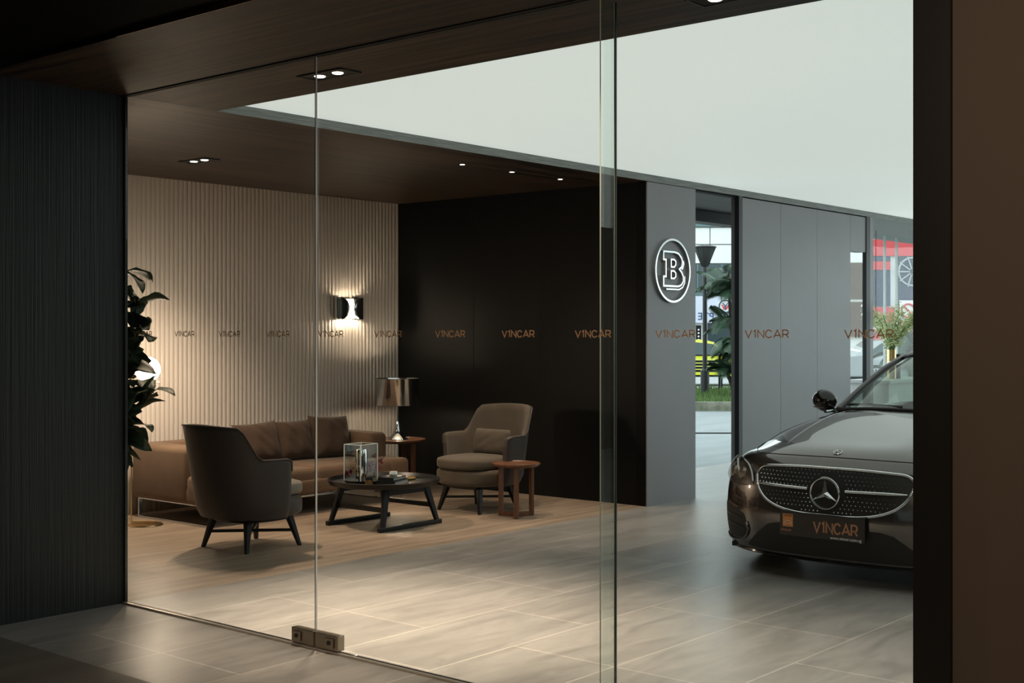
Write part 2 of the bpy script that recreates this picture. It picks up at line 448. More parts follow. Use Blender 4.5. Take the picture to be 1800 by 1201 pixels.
# grey wall plane in panels, openings in place of mirrored street views at 10.34-11.18 and 13.65-14.06 (low)
b = BM(); bx(b, XB, 10.34, YW, YW+.12, 0, H-.004); struct('wall_grey', b, 'grey_panel')
b = BM()
for x0, x1 in ((11.20, 12.0), (12.005, 12.82), (12.825, 13.645)): bx(b, x0, x1, YW, YW+.12, 0, H-.012)
bx(b, 13.65, 14.05, YW, YW+.12, 2.50, H-.012)
struct('wall_panels', b, 'grey_panel')
b = BM()
bx(b, 11.13, 11.20, YW-.01, YW+.04, 0, H-.002); struct('trim_4', b, 'black')
b = BM(); bx(b, 14.05, 14.15, YW-.01, YW+.04, 0, H-.002); struct('trim_5', b, 'black')
b = BM(); bx(b, 14.15, 14.23, YW-.01, YW+.05, 0, H-.002); struct('trim_6', b, 'grey_panel')
b = BM(); bx(b, XB+.12, 14.06, YW+.02, YW+.10, H-.012, H-.0005); struct('trim_7', b, 'seam')
# corridor behind grey wall : beam over the far side
b = BM(); bx(b, 9.65, 14.2, 7.55, 7.75, 2.80, H); struct('trim_8', b, 'black')
# rear glass front of the showroom, right end
b = BM(); bx(b, 14.3, 19.5, 7.50, 7.51, 0.0, H); wn = struct('window_4', b, glass('low reflection front glass', (.97, .98, .97), .4, ior=1.35))
for x in (16.95, 17.35):
    b = BM(); bx(b, x-.012, x+.012, 7.50, 7.53, 0, H); struct('mullion', b, 'glass_edge', wn)
# right jamb and brown wall
b = BM(); bx(b, 4.08, 4.30, 1.585, 1.71, 0, H); struct('trim_9', b, 'black')
b = BM(); bx(b, 4.10, 4.30, -4, 1.585, 0, H); struct('wall_brown', b, 'brown_wall')

# ------------------------------------------------------------------ glass front
T = .010
def pane(name, y0, y1, z0=.012, z1=H-.006, x=XG, edge=False):
    b = BM(); bx(b, x, x+T, y0, y1, z0, z1)
    b.faces.ensure_lookup_table()
    for f in b.faces:
        n_ = f.normal
        f.normal_update()
        if edge and f.normal.y < -.5: f.material_index = 1
    o = struct(name, b, 'glass', mats=['glass_edge'])
    return o
JY = 4.785
d1 = pane('door_1', JY+.0085, 6.436, edge=True)
d2 = pane('door_2', 3.06, JY-.004)
w1 = pane('window_1', 1.71, 3.05)
# fin behind the joint
b = BM(); bx(b, XG+T+.001, XG+.11, 3.066, 3.072, 0.003, H-.006)
b.faces.ensure_lookup_table()
for f in b.faces:
    f.normal_update()
    if abs(f.normal.x) > .5: f.material_index = 1
fin = struct('glass_fin', b, 'glass', w1, mats=['glass_edge'])
b = BM(); bx(b, XG-.0022, XG-.0004, JY+.0088, JY+.0125, .09, H-.01); struct('edge_seal', b, 'glass_dark', d1)
b = BM(); bx(b, XG+.103, XG+.113, 3.060, 3.0645, .004, H-.006); struct('joint_seal', b, 'glass_dark', w1)
# threshold channel
b = BM(); bx(b, XG-.022, XG-.004, 1.71, 6.44, 0.0, .010); struct('trim_10', b, 'pale_metal')
b = BM(); bx(b, XG+.000, XG+.016, 1.71, 6.44, 0.0, .010); struct('trim_11', b, 'black')
b = BM(); bx(b, XG-.004, XG+.014, 6.438, 6.448, 0, H-.002); struct('trim_12', b, 'black')
# patch fittings
def patch(parent, y0, y1, lock_y, bolt):
    b = BM(); bx(b, XG-.018, XG+T+.018, y0, y1, .014, .088)
    p = obj('patch_fitting', b, 'satin_steel', parent, bevel=.003)
    b = BM(); bx(b, XG-.026, XG-.018, lock_y-.03, lock_y+.03, .028, .074); obj('lock_plate', b, 'satin_steel', p, bevel=.002)
    b = BM(); tube(b, [(XG-.030, lock_y, .052), (XG-.0255, lock_y, .052)], .011, 14); obj('keyhole', b, 'black', p)
patch(d1, JY+.006, JY+.170, JY+.125, True)
patch(d2, JY-.170, JY-.006, JY-.115, False)
# lettering at eye height along the glass
def glass_word(y, parent):
    st, tw = word_strokes('V1NCAR', .0275)
    k = .178/tw
    st = [[(a*k, b_) for a, b_ in s] for s in st]
    b = BM(); stroke_mesh(b, st, .0046, .0006, lambda u, v, w_: Vector((XG-.0003-w_, y-u, 1.536+v)))
    obj('lettering', b, 'letter', parent)
for k in range(12):
    y = 2.0+.396*k
    glass_word(y, w1 if y < 3.05 else (d2 if y < JY else d1))

# ------------------------------------------------------------------ ceiling lights
def double_downlight(x, y, rz, label, tilt):
    t = thing('recessed_downlight', label, 'downlight', (x, y, H-.004), rz)
    b = BM()
    bx(b, -.17, .17, -.075, -.066, -.003, .004); bx(b, -.17, .17, .066, .075, -.003, .004)
    bx(b, -.17, -.161, -.075, .075, -.003, .004); bx(b, .161, .17, -.075, .075, -.003, .004)
    obj('trim_frame', b, 'black', t)
    b = BM(); bx(b, -.161, .161, -.066, .066, 0.001, .0035); obj('reflector_plate', b, 'seam', t)
    for s in (-1, 1):
        b = BM(); lathe(b, [(.0, -.004), (.026, -.004), (.030, -.001), (.030, .002), (0, .002)], 20, (s*.07, 0))
        obj('lamp_lens', b, 'dl_glow', t, smooth=True)
    return t
double_downlight(4.52, 5.08, PI/2, 'black framed twin downlight in the timber soffit just inside the glass doors', 0)
double_downlight(4.52, 2.66, PI/2, 'black framed twin downlight in the timber soffit closest to the brown wall', 0)
double_downlight(6.11, 8.39, PI/2, 'black framed twin downlight in the ceiling above the sofa and curved chair', 0)
for x, lab in ((7.60, 'tiny round ceiling downlight farthest from the grey wall, first of the row of three'),
               (8.22, 'tiny round ceiling downlight in the middle of the row of three'),
               (8.88, 'tiny round ceiling downlight in the row of three, next to the black wall')):
    t = thing('pinhole_downlight', lab, 'downlight', (x, 6.94, H-.003), 0, 'row of pinhole downlights over the lounge')
    b = BM(); lathe(b, [(.022, -.004), (.036, -.004), (.038, .003), (.022, .003)], 20, close=True); obj('trim_ring', b, 'black', t)
    b = BM(); lathe(b, [(0, -.006), (.020, -.006), (.021, .002), (0, .002)], 16); obj('lamp_lens', b, 'dl_glow', t)
t = thing('pinhole_downlight', 'tiny round downlight in the passage ceiling seen above the street gap', 'downlight', (11.05, 7.05, H-.003))
b = BM(); lathe(b, [(.024, -.004), (.038, -.004), (.04, .003), (.024, .003)], 20, close=True); obj('trim_ring', b, 'black', t)
b = BM(); lathe(b, [(0, -.006), (.022, -.006), (.023, .002), (0, .002)], 16); obj('lamp_lens', b, 'dl_glow', t)

# ------------------------------------------------------------------ B emblem on grey wall
t = thing('wall_emblem', 'chrome ringed letter B emblem mounted on the grey wall panel', 'sign', (9.915, YW, 2.13))
R_ = .285
def flatbar(b, pts, wd, d0, d1, closed=True):
    P = [Vector(p) for p in pts]; n = len(P); rings = []
    for i in range(n):
        a = (P[i]-P[i-1]).normalized() if (closed or i > 0) else (P[1]-P[0]).normalized()
        c = (P[(i+1) % n]-P[i]).normalized() if (closed or i < n-1) else a
        t_ = (a+c); t_ = t_.normalized() if t_.length > .01 else a
        nn = Vector((-t_.y, t_.x)); k = 1/max(.5, nn.dot(Vector((-a.y, a.x))))
        l_, r_ = P[i]+nn*wd/2*k, P[i]-nn*wd/2*k
        rings.append([Vector((l_.x, -d0, l_.y)), Vector((r_.x, -d0, r_.y)), Vector((r_.x, -d1, r_.y)), Vector((l_.x, -d1, l_.y))])
    loft(b, rings, wrap=closed)
b = BM(); flatbar(b, [(R_*math.cos(2*PI*k/64), R_*math.sin(2*PI*k/64)) for k in range(64)], .018, 0.0, .028); obj('ring', b, 'chrome', t)
def uv(l): return [(u*R_, v*R_) for u, v in l]
bo = [(-.56, .60), (.10, .60), (.32, .56), (.50, .42), (.55, .28), (.50, .14), (.36, .06), (.50, -.04), (.60, -.18), (.60, -.32), (.48, -.45), (.30, -.50), (-.56, -.50), (-.56, -.20), (-.42, -.20), (-.42, .34), (-.56, .34)]
b = BM(); flatbar(b, uv(bo), .016, 0, .028); obj('letter_outline', b, 'chrome', t)
for q in ([(-.12, .36), (.06, .36), (.15, .30), (.15, .20), (.06, .12), (-.12, .12)], [(-.12, -.01), (.06, -.01), (.15, -.08), (.15, -.18), (.06, -.25), (-.12, -.25)]):
    b = BM(); flatbar(b, uv(q), .014, 0, .028); obj('letter_counter', b, 'chrome', t)
b = BM(); flatbar(b, uv([(-.38, -.60), (.36, -.60), (.58, -.52), (.70, -.36), (.70, -.16)]), .012, 0, .024, False); obj('letter_shadow', b, 'chrome', t)
b = BM(); flatbar(b, uv([(.62, .34), (.65, .24), (.58, .10), (.52, .06)]), .012, 0, .024, False); obj('letter_shadow', b, 'chrome', t)

# ------------------------------------------------------------------ armchairs
def armchair(loc, rz, label, outer, inner):
    t = thing('lounge_armchair', label, 'armchair', loc, rz)
    def plan(tt):
        a = abs(tt); sg = 1 if tt >= 0 else -1
        if a < .5:
            ph = a*PI; return Vector((-.34*math.cos(ph)**.8 if math.cos(ph) > 0 else 0, sg*.345*math.sin(ph)**.85, 0)), Vector((-math.cos(ph), sg*math.sin(ph), 0))
        f = (a-.5)/.5
        return Vector((f*.05, sg*(.345-.012*f*f), 0)), Vector((0, sg, 0))
    def Ht(tt):
        a = abs(tt)
        h = .905-.012*(a/.2)**2 if a < .25 else .905-.019-(.905-.019-.655)*smooth01((a-.25)/.125)
        if a > .42: h = .655-.02*(a-.44)/.56
        if a > .90: h -= .07*((a-.90)/.1)**2
        return h
    K = 64; outR = []; rim = []
    zz = [0, .04, .12, .25, .45, .65, .82, .93, 1]
    for i in range(K+1):
        tt = -1+2*i/K; p, n = plan(tt); h = Ht(tt); ring = []
        back = max(0, math.cos(min(abs(tt), .5)*PI))
        def off(z): return .035*smooth01((z-.22)/.10) + .045*(z-.25)*1.0
        def lean(z): return Vector((-.16*max(0, z-.33)*back**.6, 0, 0))
        for q in zz:
            z = .235+(h-.235)*q
            ring.append(p+n*off(z)+lean(z)+Vector((0, 0, z)))
        top = ring[-1].copy()
        th = .045
        ring.append(top-n*th*.3+Vector((0, 0, .012))); ring.append(top-n*th*.7+Vector((0, 0, .010)))
        for q in zz[::-1][:-1]:
            z = .235+(h-.235)*q
            ring.append(p+n*(off(z)-th)+lean(z)+Vector((0, 0, z-.004)))
        outR.append(ring); rim.append(top+Vector((0, 0, .004))+n*.003)
    b = BM(); R = loft(b, outR)
    nz = len(zz)
    b.faces.ensure_lookup_table()
    o = obj('shell', b, outer, t, smooth=True, angle=60, mats=[inner])
    # inside faces carry the woven fabric
    me = o.data
    for p in me.polygons:
        c = p.center; 
        ids = [v % (len(outR[0])) for v in p.vertices]
        if p.loop_total == 4 and min(ids) >= nz: p.material_index = 1
    b = BM(); tube(b, rim, .006, 6); obj('piping', b, 'leather', t, smooth=True)
    # seat base and cushion
    def pad(name, z0, z1, a0, bb, cx, m, r, bulge=0.0):
        b = BM(); rings = []
        for q in range(9):
            f = q/8; z = z0+(z1-z0)*f; e = r*(1-math.sqrt(max(0, 1-abs(2*f-1)**4)))
            rings.append([Vector((x, y, z)) for x, y in sell(a0-e, bb-e, 2.9, 44, cx, 0)])
        for f in (.6, .25): rings.append([Vector((cx+(v.x-cx)*f, v.y*f, z1+bulge*(1-f*f))) for v in rings[8]])
        loft(b, rings); return obj(name, b, m, t, smooth=True, angle=70)
    pad('seat_base', .235, .375, .335, .335, -.01, inner if inner == 'taupe' else outer, .03)
    pad('seat_cushion', .372, .475, .335, .300, .015, inner, .05, .012)
    b = BM(); rings = [[Vector((x, y, z)) for x, y in sell(a_, b_, 2.6, 40, .0, 0)] for a_, b_, z in ((.25, .25, .205), (.27, .27, .236))]
    loft(b, rings); obj('leg_frame', b, 'black_wood', t)
    for sx, sy in ((-1, -1), (-1, 1), (1, -1), (1, 1)):
        b = BM(); bar(b, (sx*.19, sy*.19, .22), (sx*.245, sy*.245, 0), .048, .048, .026, .026); obj('leg', b, 'black_wood', t, bevel=.004)
    for s in (1, -1):
        b = BM(); bar(b, (-.215, -.215*s, .115), (.215, .215*s, .115), .026, .020); obj('stretcher', b, 'black_wood', t)
    return t
ch1 = armchair((5.90, 7.47, 0), 0.02, 'high-backed armchair in dark grey hide, its back to the glass doors', 'leather', 'taupe_light')
ch2 = armchair((8.42, 7.50, 0), PI-.02, 'high-backed taupe fabric armchair facing out from the black wall', 'leather', 'taupe')
b = BM(); puff(b, (0, 0, 0), (.40, .13, .23), RZ(PI/2) @ RX(.22), 14, .35, .004, 3)
tag(obj('lumbar_cushion', b, 'taupe', loc=(8.60, 7.50, .585), smooth=True, angle=80), 'small taupe lumbar cushion on the armchair by the black wall', 'cushion')
b = BM(); puff(b, (0, 0, 0), (.36, .12, .24), RZ(PI/2) @ RX(-.22), 14, .35, .004, 4)
tag(obj('lumbar_cushion', b, 'teal_cushion', loc=(5.71, 7.50, .59), smooth=True, angle=80), 'slate grey lumbar cushion peeping over the arm of the dark hide armchair', 'cushion')

# ------------------------------------------------------------------ sofa
sx0, sx1, sy0, sy1 = 6.20, 8.47, 8.39, 9.48
sf = thing('sofa', 'long low brown sofa on a chrome sled frame against the fluted wall', 'sofa', (0, 0, 0))
b = BM(); rbox(b, ((sx0+sx1)/2, (8.50+sy1)/2, .235), (sx1-sx0-.02, sy1-8.50, .15), .04); obj('base', b, 'sofa', sf, smooth=True)
for n_, xa, xb in (('armrest', sx0, sx0+.24), ('armrest', sx1-.24, sx1)):
    b = BM(); rbox(b, ((xa+xb)/2, (8.68+sy1)/2, .395), (xb-xa, sy1-8.68, .46), .055, 5); obj(n_, b, 'sofa', sf, smooth=True)
b = BM(); rbox(b, ((sx0+sx1)/2, sy1-.11, .42), (sx1-sx0-.3, .22, .41), .06, 5); obj('backrest', b, 'sofa', sf, smooth=True)
mid = (sx0+sx1)/2
for xa, xb in ((sx0-.0, mid), (mid, sx1)):
    b = BM()
    xi = xa+.24 if xa == sx0 else xa; xj = xb-.24 if xb == sx1 else xb
    rbox(b, ((xi+xj)/2, (8.39+9.26)/2, .325), (xj-xi-.004, 9.26-8.39, .15), .05, 5)
    obj('seat_cushion', b, 'sofa', sf, smooth=True)
for xa, xb in ((sx0, sx0+.26), (sx1-.26, sx1)):
    b = BM(); rbox(b, ((xa+xb)/2, (8.39+8.70)/2, .28), (xb-xa, .31, .24), .045, 5); obj('seat_end', b, 'sofa', sf, smooth=True)
b = BM(); rbox(b, (mid, 8.43, .24), (sx1-sx0-.3, .10, .13), .03, 4); obj('front_rail', b, 'sofa', sf, smooth=True)
for x in (sx0+.06, sx1-.06):
    b = BM()
    for y in (8.43, 9.42): bx(b, x-.018, x+.018, y-.006, y+.006, 0, .17)
    bx(b, x-.018, x+.018, 8.43, 9.42, 0, .010); bx(b, x-.018, x+.018, 8.43, 9.42, .155, .17)
    obj('sled_leg', b, 'chrome', sf)
b = BM(); bx(b, sx0+.06, sx1-.06, 8.425, 8.437, .150, .165); obj('frame_rail', b, 'chrome', sf)
def throw(x, y, z, w_, h_, th, rz, tilt, label, m='sofa_cushion', seed=0, roll=0):
    b = BM(); puff(b, (0, 0, 0), (w_, th*1.2, h_), RZ(rz) @ RX(tilt) @ RY(roll), 22, .52, .008, seed, .13)
    tag(obj('throw_cushion', b, m, loc=(x, y, z), smooth=True, angle=80), label, 'cushion', 'cushions along the sofa')
throw(6.66, 8.98, .555, .42, .38, .14, .75, -.20, 'brown cushion by the near sofa arm, mostly hidden by the dark hide chair', seed=1)
throw(6.90, 9.12, .555, .34, .36, .12, .15, -.28, 'small light brown cushion between the hidden one and the wide slumped one', 'sofa', 2)
throw(7.23, 9.07, .575, .46, .38, .15, -.10, -.30, 'wide slumped brown cushion, second from the dark hide chair', seed=3, roll=-.05)
throw(7.63, 9.06, .575, .44, .38, .15, -.04, -.30, 'flat-topped dark brown cushion at the middle of the sofa', seed=4)
throw(8.02, 9.00, .585, .44, .41, .15, -.12, -.28, 'largest dark cushion with a pointed corner, next to the far sofa arm', seed=5, roll=.05)

# ------------------------------------------------------------------ coffee table
ct = thing('coffee_table', 'round black tray coffee table between the two armchairs', 'table', (7.27, 7.50, 0))
b = BM(); lathe(b, [(0, .325), (.40, .325), (.440, .333), (.458, .372), (.450, .377), (.430, .348), (.40, .342), (0, .342)], 56); obj('tray_top', b, 'black_wood', ct, smooth=True, angle=35)
for s in (-1, 1):
    b = BM(); bar(b, (-.35, s*.30, .018), (.35, s*.30, .018), .04, .036); obj('runner', b, 'black_wood', ct, bevel=.006)
    for q in (-1, 1):
        b = BM(); bar(b, (q*.22, s*.25, .33), (q*.305, s*.30, .03), .062, .036, .036, .03); obj('leg', b, 'black_wood', ct, bevel=.004)
    b = BM(); bar(b, (-.23, s*.255, .298), (.23, s*.255, .298), .03, .052); obj('apron', b, 'black_wood', ct)
for q in (-1, 1):
    b = BM(); bar(b, (q*.25, -.27, .16), (q*.25, .27, .16), .03, .035); obj('stretcher', b, 'black_wood', ct)

tx, ty, tz = 7.27, 7.50, .342
# low black plate + things on it
tg = 'things on the coffee table'
o = thing('glass_lantern', 'clear glass box with bright edges standing on the coffee table', 'lantern', (7.07, 7.56, tz+.034), .12)
b = BM(); W, D, Hh = .21, .17, .29
for x0, x1, y0, y1, z0, z1 in ((-W/2, W/2, -D/2, -D/2+.005, 0, Hh), (-W/2, W/2, D/2-.005, D/2, 0, Hh), (-W/2, -W/2+.005, -D/2, D/2, 0, Hh), (W/2-.005, W/2, -D/2, D/2, 0, Hh)):
    bx(b, x0, x1, y0, y1, z0, z1)
obj('glass_walls', b, 'tube_glass', o)
b = BM()
for sx in (-1, 1):
    for sy in (-1, 1): bx(b, sx*W/2-.003, sx*W/2+.003, sy*D/2-.003, sy*D/2+.003, 0, Hh)
for sy in (-1, 1): bx(b, -W/2, W/2, sy*D/2-.003, sy*D/2+.003, Hh-.004, Hh)
for sx in (-1, 1): bx(b, sx*W/2-.003, sx*W/2+.003, -D/2, D/2, Hh-.004, Hh)
obj('bright_edges', b, 'glass_edge', o)
b = BM(); lathe(b, [(0, 0), (.150, 0), (.165, .02), (.165, .034), (.15, .030), (0, .030)], 36)
tag(obj('serving_plate', b, 'black_wood', loc=(7.10, 7.54, tz+.0003), smooth=True), 'round black plate under the glass box on the coffee table', 'plate')
b = BM(); lathe(b, [(0, 0), (.044, 0), (.046, .01), (.046, .245), (.044, .25), (.041, .245), (.041, .012), (0, .012)], 28)
tag(obj('cylinder_vase', b, 'chrome', loc=(7.02, 7.50, tz+.0345), smooth=True), 'tall polished metal cylinder vase inside the glass box', 'vase')
def petals(bm, c, r, n, seed):
    rr = random.Random(seed)
    for k in range(n):
        a = rr.uniform(0, 2*PI); e = rr.uniform(-.6, 1.1)
        d = Vector((math.cos(a)*math.cos(e), math.sin(a)*math.cos(e), math.sin(e))); s = d.orthogonal().normalized(); c_ = Vector(c)
        u = d.cross(s)
        v = [bm.verts.new(c_+d*r*.15), bm.verts.new(c_+d*r*.6+s*r*.42+u*r*.1), bm.verts.new(c_+d*r), bm.verts.new(c_+d*r*.6-s*r*.42+u*r*.1), bm.verts.new(c_+d*r*.62-u*r*.15)]
        bm.faces.new((v[0], v[1], v[4])); bm.faces.new((v[1], v[2], v[4])); bm.faces.new((v[2], v[3], v[4])); bm.faces.new((v[3], v[0], v[4]))
fo = thing('orchid_spray', 'dark crimson orchid spray lying across the coffee table by the glass box', 'flowers', (7.20, 7.60, tz))
b = BM()
for i, (x, y, z) in enumerate(((-.26, -.04, .10), (-.10, .02, .15), (-.04, .03, .17), (.02, .0, .14), (.10, -.02, .16), (.05, .05, .10), (-.03, -.02, .10), (.12, .02, .11), (-.22, .02, .07))):
    b = BM(); petals(b, (x, y, z), .034, 14, i); obj('blossom', b, 'flower', fo, smooth=True)
b = BM()
tube(b, [(-.26, -.04, .10), (-.18, 0, .13), (-.02, .03, .16), (.12, -.01, .17), (.17, -.02, .21)], .003, 6)
for x, y in ((-.05, .06), (.09, .04)): tube(b, [(x, y, .003), (x*.9, y*.7, .09), (x, y*.5, .15)], .003, 6)
obj('stems', b, 'bark', fo)
bk = thing('stacked_book', 'thick black-covered book on the coffee table in front of the glass box', 'book', (7.20, 7.33, tz+.0005), .35)
b = BM(); bx(b, -.13, .13, -.08, .08, 0, .006); bx(b, -.13, .13, -.08, .08, .036, .042); bx(b, -.13, -.124, -.08, .08, 0, .042); obj('cover', b, 'dark_cover', bk)
b = BM(); bx(b, -.123, .125, -.075, .075, .006, .036); obj('pages', b, 'paper', bk)
bk = thing('stacked_book', 'slim dark book lying on top of the thick black book', 'book', (7.20, 7.335, tz+.043), .30)
b = BM(); bx(b, -.11, .11, -.07, .07, 0, .004); bx(b, -.11, .11, -.07, .07, .020, .024); bx(b, -.11, -.105, -.07, .07, 0, .024); obj('cover', b, 'dark_cover', bk)
b = BM(); bx(b, -.104, .106, -.066, .066, .004, .020); obj('pages', b, 'paper', bk)
vt = thing('votive_holder', 'small cut-glass candle holder on top of the dark books', 'candle holder', (7.22, 7.34, tz+.0675))
b = BM(); lathe(b, [(0, 0), (.028, 0), (.034, .015), (.030, .035), (.026, .035), (.024, .012), (0, .010)], 10); obj('glass_cup', b, 'glass_edge', vt)
b = BM(); lathe(b, [(0, .010), (.022, .012), (.022, .026), (0, .026)], 12); obj('candle', b, 'white_enamel', vt)
b = BM(); rbox(b, (0, 0, .012), (.24, .12, .022), .008, 3); tag(obj('gilt_tray', b, 'gold', loc=(7.46, 7.50, tz+.0005)), 'small gilt oblong tray on the coffee table beyond the books', 'tray')
cn = thing('candle_jar', 'small amber-labelled jar candle at the edge of the round plate', 'candle', (6.97, 7.36, tz+.0005))
b = BM(); lathe(b, [(0, 0), (.030, 0), (.032, .005), (.032, .075), (.028, .075), (.028, .01), (0, .01)], 20); obj('jar', b, 'dark_cover', cn, smooth=True)
b = BM(); lathe(b, [(.0325, .020), (.0330, .020), (.0330, .055), (.0325, .055)], 20, close=True); obj('paper_band', b, 'gold', cn)

# ------------------------------------------------------------------ side tables
def side_table(loc, rz, label, r, h):
    t = thing('side_table', label, 'table', loc, rz)
    b = BM(); lathe(b, [(0, h-.03), (r-.03, h-.03), (r, h-.012), (r, h), (r-.006, h+.003), (r-.012, h-.004), (0, h-.004)], 48); obj('table_top', b, 'walnut', t, smooth=True, angle=35)
    for k in range(3):
        a = 2*PI*k/3; c, s = math.cos(a), math.sin(a)
        b = BM(); rot = RZ(a)
        vs = box(b, (c*(r-.055), s*(r-.055), (h-.03)/2), (.028, .045, h-.03), rot); obj('leg', b, 'walnut', t, bevel=.003)
        b = BM(); box(b, (c*(r-.055)/2, s*(r-.055)/2, .019), (r-.055, .045, .036), rot); obj('floor_bar', b, 'walnut', t, bevel=.003)
    return t
side_table((8.30, 6.96, 0), -.35, 'small round walnut side table beside the taupe armchair', .205, .455)
side_table((8.93, 9.02, 0), .5, 'dark round side table under the chrome lamp at the sofa end', .275, .508)

# table lamp
tl = thing('table_lamp', 'chrome drum-shaded lamp with trumpet base at the sofa end', 'lamp', (8.93, 9.02, .5045))
b = BM(); lathe(b, [(0, 0), (.105, 0), (.104, .006), (.085, .018), (.055, .05), (.034, .09), (.020, .14), (.012, .20), (.010, .42), (0, .42)], 40); obj('trumpet_base', b, 'chrome', tl, smooth=True)
b = BM(); lathe(b, [(.212, .345), (.212, .600), (.215, .605), (.210, .605), (.208, .60), (.208, .345), (.210, .342)], 48, close=True); obj('drum_shade', b, 'chrome', tl, smooth=True, angle=60)
b = BM(); lathe(b, [(0, .43), (.194, .43), (.194, .436), (0, .436)], 40); obj('diffuser_disc', b, 'white_enamel', tl)
b = BM(); lathe(b, [(0, .41), (.02, .41), (.026, .40), (.022, .37), (0, .36)], 16); obj('lamp_bulb', b, 'bulb', tl, smooth=True)
b = BM(); lathe(b, [(0, .45), (.02, .45), (.03, .48), (.02, .52), (0, .53)], 16); obj('lamp_bulb', b, 'bulb', tl, smooth=True)

# floor lamp
fl = thing('floor_lamp', 'slim brass floor lamp with a glowing globe beside the sofa arm', 'lamp', (5.99, 8.94, 0))
b = BM(); lathe(b, [(0, 0), (.135, 0), (.138, .004), (.135, .012), (0, .014)], 40); obj('base', b, 'brass', fl, smooth=True, angle=30)
b = BM(); dx = Vector((CR.x, CR.y, 0))*-.115
tube(b, [(dx.x, dx.y, .010), (dx.x, dx.y, 1.20)], .0065, 10)
obj('pole', b, 'brass', fl, smooth=True)
b = BM(); tube(b, [(dx.x, dx.y, .03), (-dx.x*.7, -dx.y*.7, .03)], .006, 8); obj('base_bar', b, 'brass', fl)
b = BM(); tube(b, [(dx.x, dx.y, 1.155), (-dx.x, -dx.y, 1.155)], .0055, 8); obj('globe_arm', b, 'brass', fl)
b = BM(); bmesh.ops.create_uvsphere(b, u_segments=32, v_segments=20, radius=.10, matrix=Matrix.Translation((0.01, -.012, 1.262))); obj('globe_shade', b, 'globe', fl, smooth=True)
b = BM(); tube(b, cat([(5.87, 9.05, .008), (5.70, 9.20, .006), (5.60, 9.12, .006), (5.75, 9.32, .006), (5.98, 9.40, .006), (6.05, 9.56, .006), (5.80, 9.585, .02)], 8), .004, 6)
tag(obj('lamp_cord', b, 'black', smooth=True), 'thin black cord trailing on the floor behind the globe floor lamp', 'cord')

# ------------------------------------------------------------------ sconce
sc_ = thing('wall_sconce', 'chrome two-lobed wall light glowing on the fluted wall', 'wall light', (8.77, YF-.022, 1.805))
w2, hh = .185, .11
b = BM(); bx(b, -.10, .10, -.006, .0, -hh*.9, hh*.9); obj('back_plate', b, 'white_enamel', sc_)
for s in (-1, 1):
    b = BM(); NZ = 20; grid = []
    for i in range(NZ+1):
        v = -1+2*i/NZ; z = v*hh
        reach = .028+.115*(1-math.sqrt(max(0, 1-(v*.98)**2)))       # distance of the lip from the centre line
        row = []
        path = [(.10, -.004), (.145, -.004), (.172, -.015), (.185, -.042), (.178, -.070), (.155, -.088)]
        for q in range(9):
            row.append(None)
        pts = [Vector((x, y, 0)) for x, y in path]
        xs = .155-(.155-reach)
        front = [Vector((.155+(reach-.155)*f, -.088-.004*math.sin(PI*f), 0)) for f in (.33, .66, 1)]
        line = cat(pts, 4)+front
        grid.append([Vector((s*p.x, p.y, z)) for p in line])
    loft(b, grid, closed=False, cap=False)
    o = obj('curved_leaf', b, 'chrome', sc_, smooth=True, angle=60)
    so = o.modifiers.new('s', 'SOLIDIFY'); so.thickness = .002
for s in (-1, 1):
    b = BM(); tube(b, [(s*.108, -.048, -.100), (s*.108, -.048, .05)], .012, 12); obj('lamp_bulb', b, 'bulb', sc_, smooth=True)

# ------------------------------------------------------------------ fiddle leaf fig
fg = thing('fiddle_leaf_fig', 'tall dark fiddle-leaf fig beside the dark timber wall inside the glass', 'plant', (4.99, 8.03, 0))
b = BM(); lathe(b, [(0, 0), (.11, 0), (.135, .34), (.14, .35), (.13, .35), (.125, .32), (0, .31)], 32); obj('pot', b, 'black', fg, smooth=True, angle=40)
b = BM(); b2 = BM(); rr = random.Random(11)
def fig_leaf(bm, base, d, L, Wd, droop, rnd):
    d = d.normalized(); side = d.cross(Vector((0, 0, 1)))
    if side.length < .1: side = Vector((1, 0, 0))
    side.normalize(); up = side.cross(d).normalized()
    roll = rnd.uniform(-.9, .9); side, up = side*math.cos(roll)+up*math.sin(roll), up*math.cos(roll)-side*math.sin(roll)
    n = 8; rows = []
    for i in range(n+1):
        f = i/n
        wv = Wd*(math.sin(PI*min(1, f**.75))**.7)*(0.62+.55*f) if 0 < f < 1 else .004
        if .28 < f < .45: wv *= .86
        c = base+d*L*f+up*(.10*L*math.sin(PI*f))-Vector((0, 0, 1))*droop*L*f*f
        fold = .22+.15*math.sin(f*9+roll*3)
        rows.append([c-side*wv/2+up*wv*fold*.5, c-side*wv/4+up*wv*fold*.12, c, c+side*wv/4+up*wv*fold*.12, c+side*wv/2+up*wv*fold*.5])
    loft(bm, rows, closed=False, cap=False)
tops = [Vector((CR.x*q, CR.y*q, z))+CF*e for q, e, z in ((.18, 0, 1.98), (.26, .05, 1.75), (.30, -.05, 1.55), (.13, .06, 1.36), (.18, -.10, 1.40), (.36, 0, 1.12), (-.05, .1, 1.9), (-.2, -.1, 1.6), (.18, 0, 1.05), (-.1, .15, 1.2))]
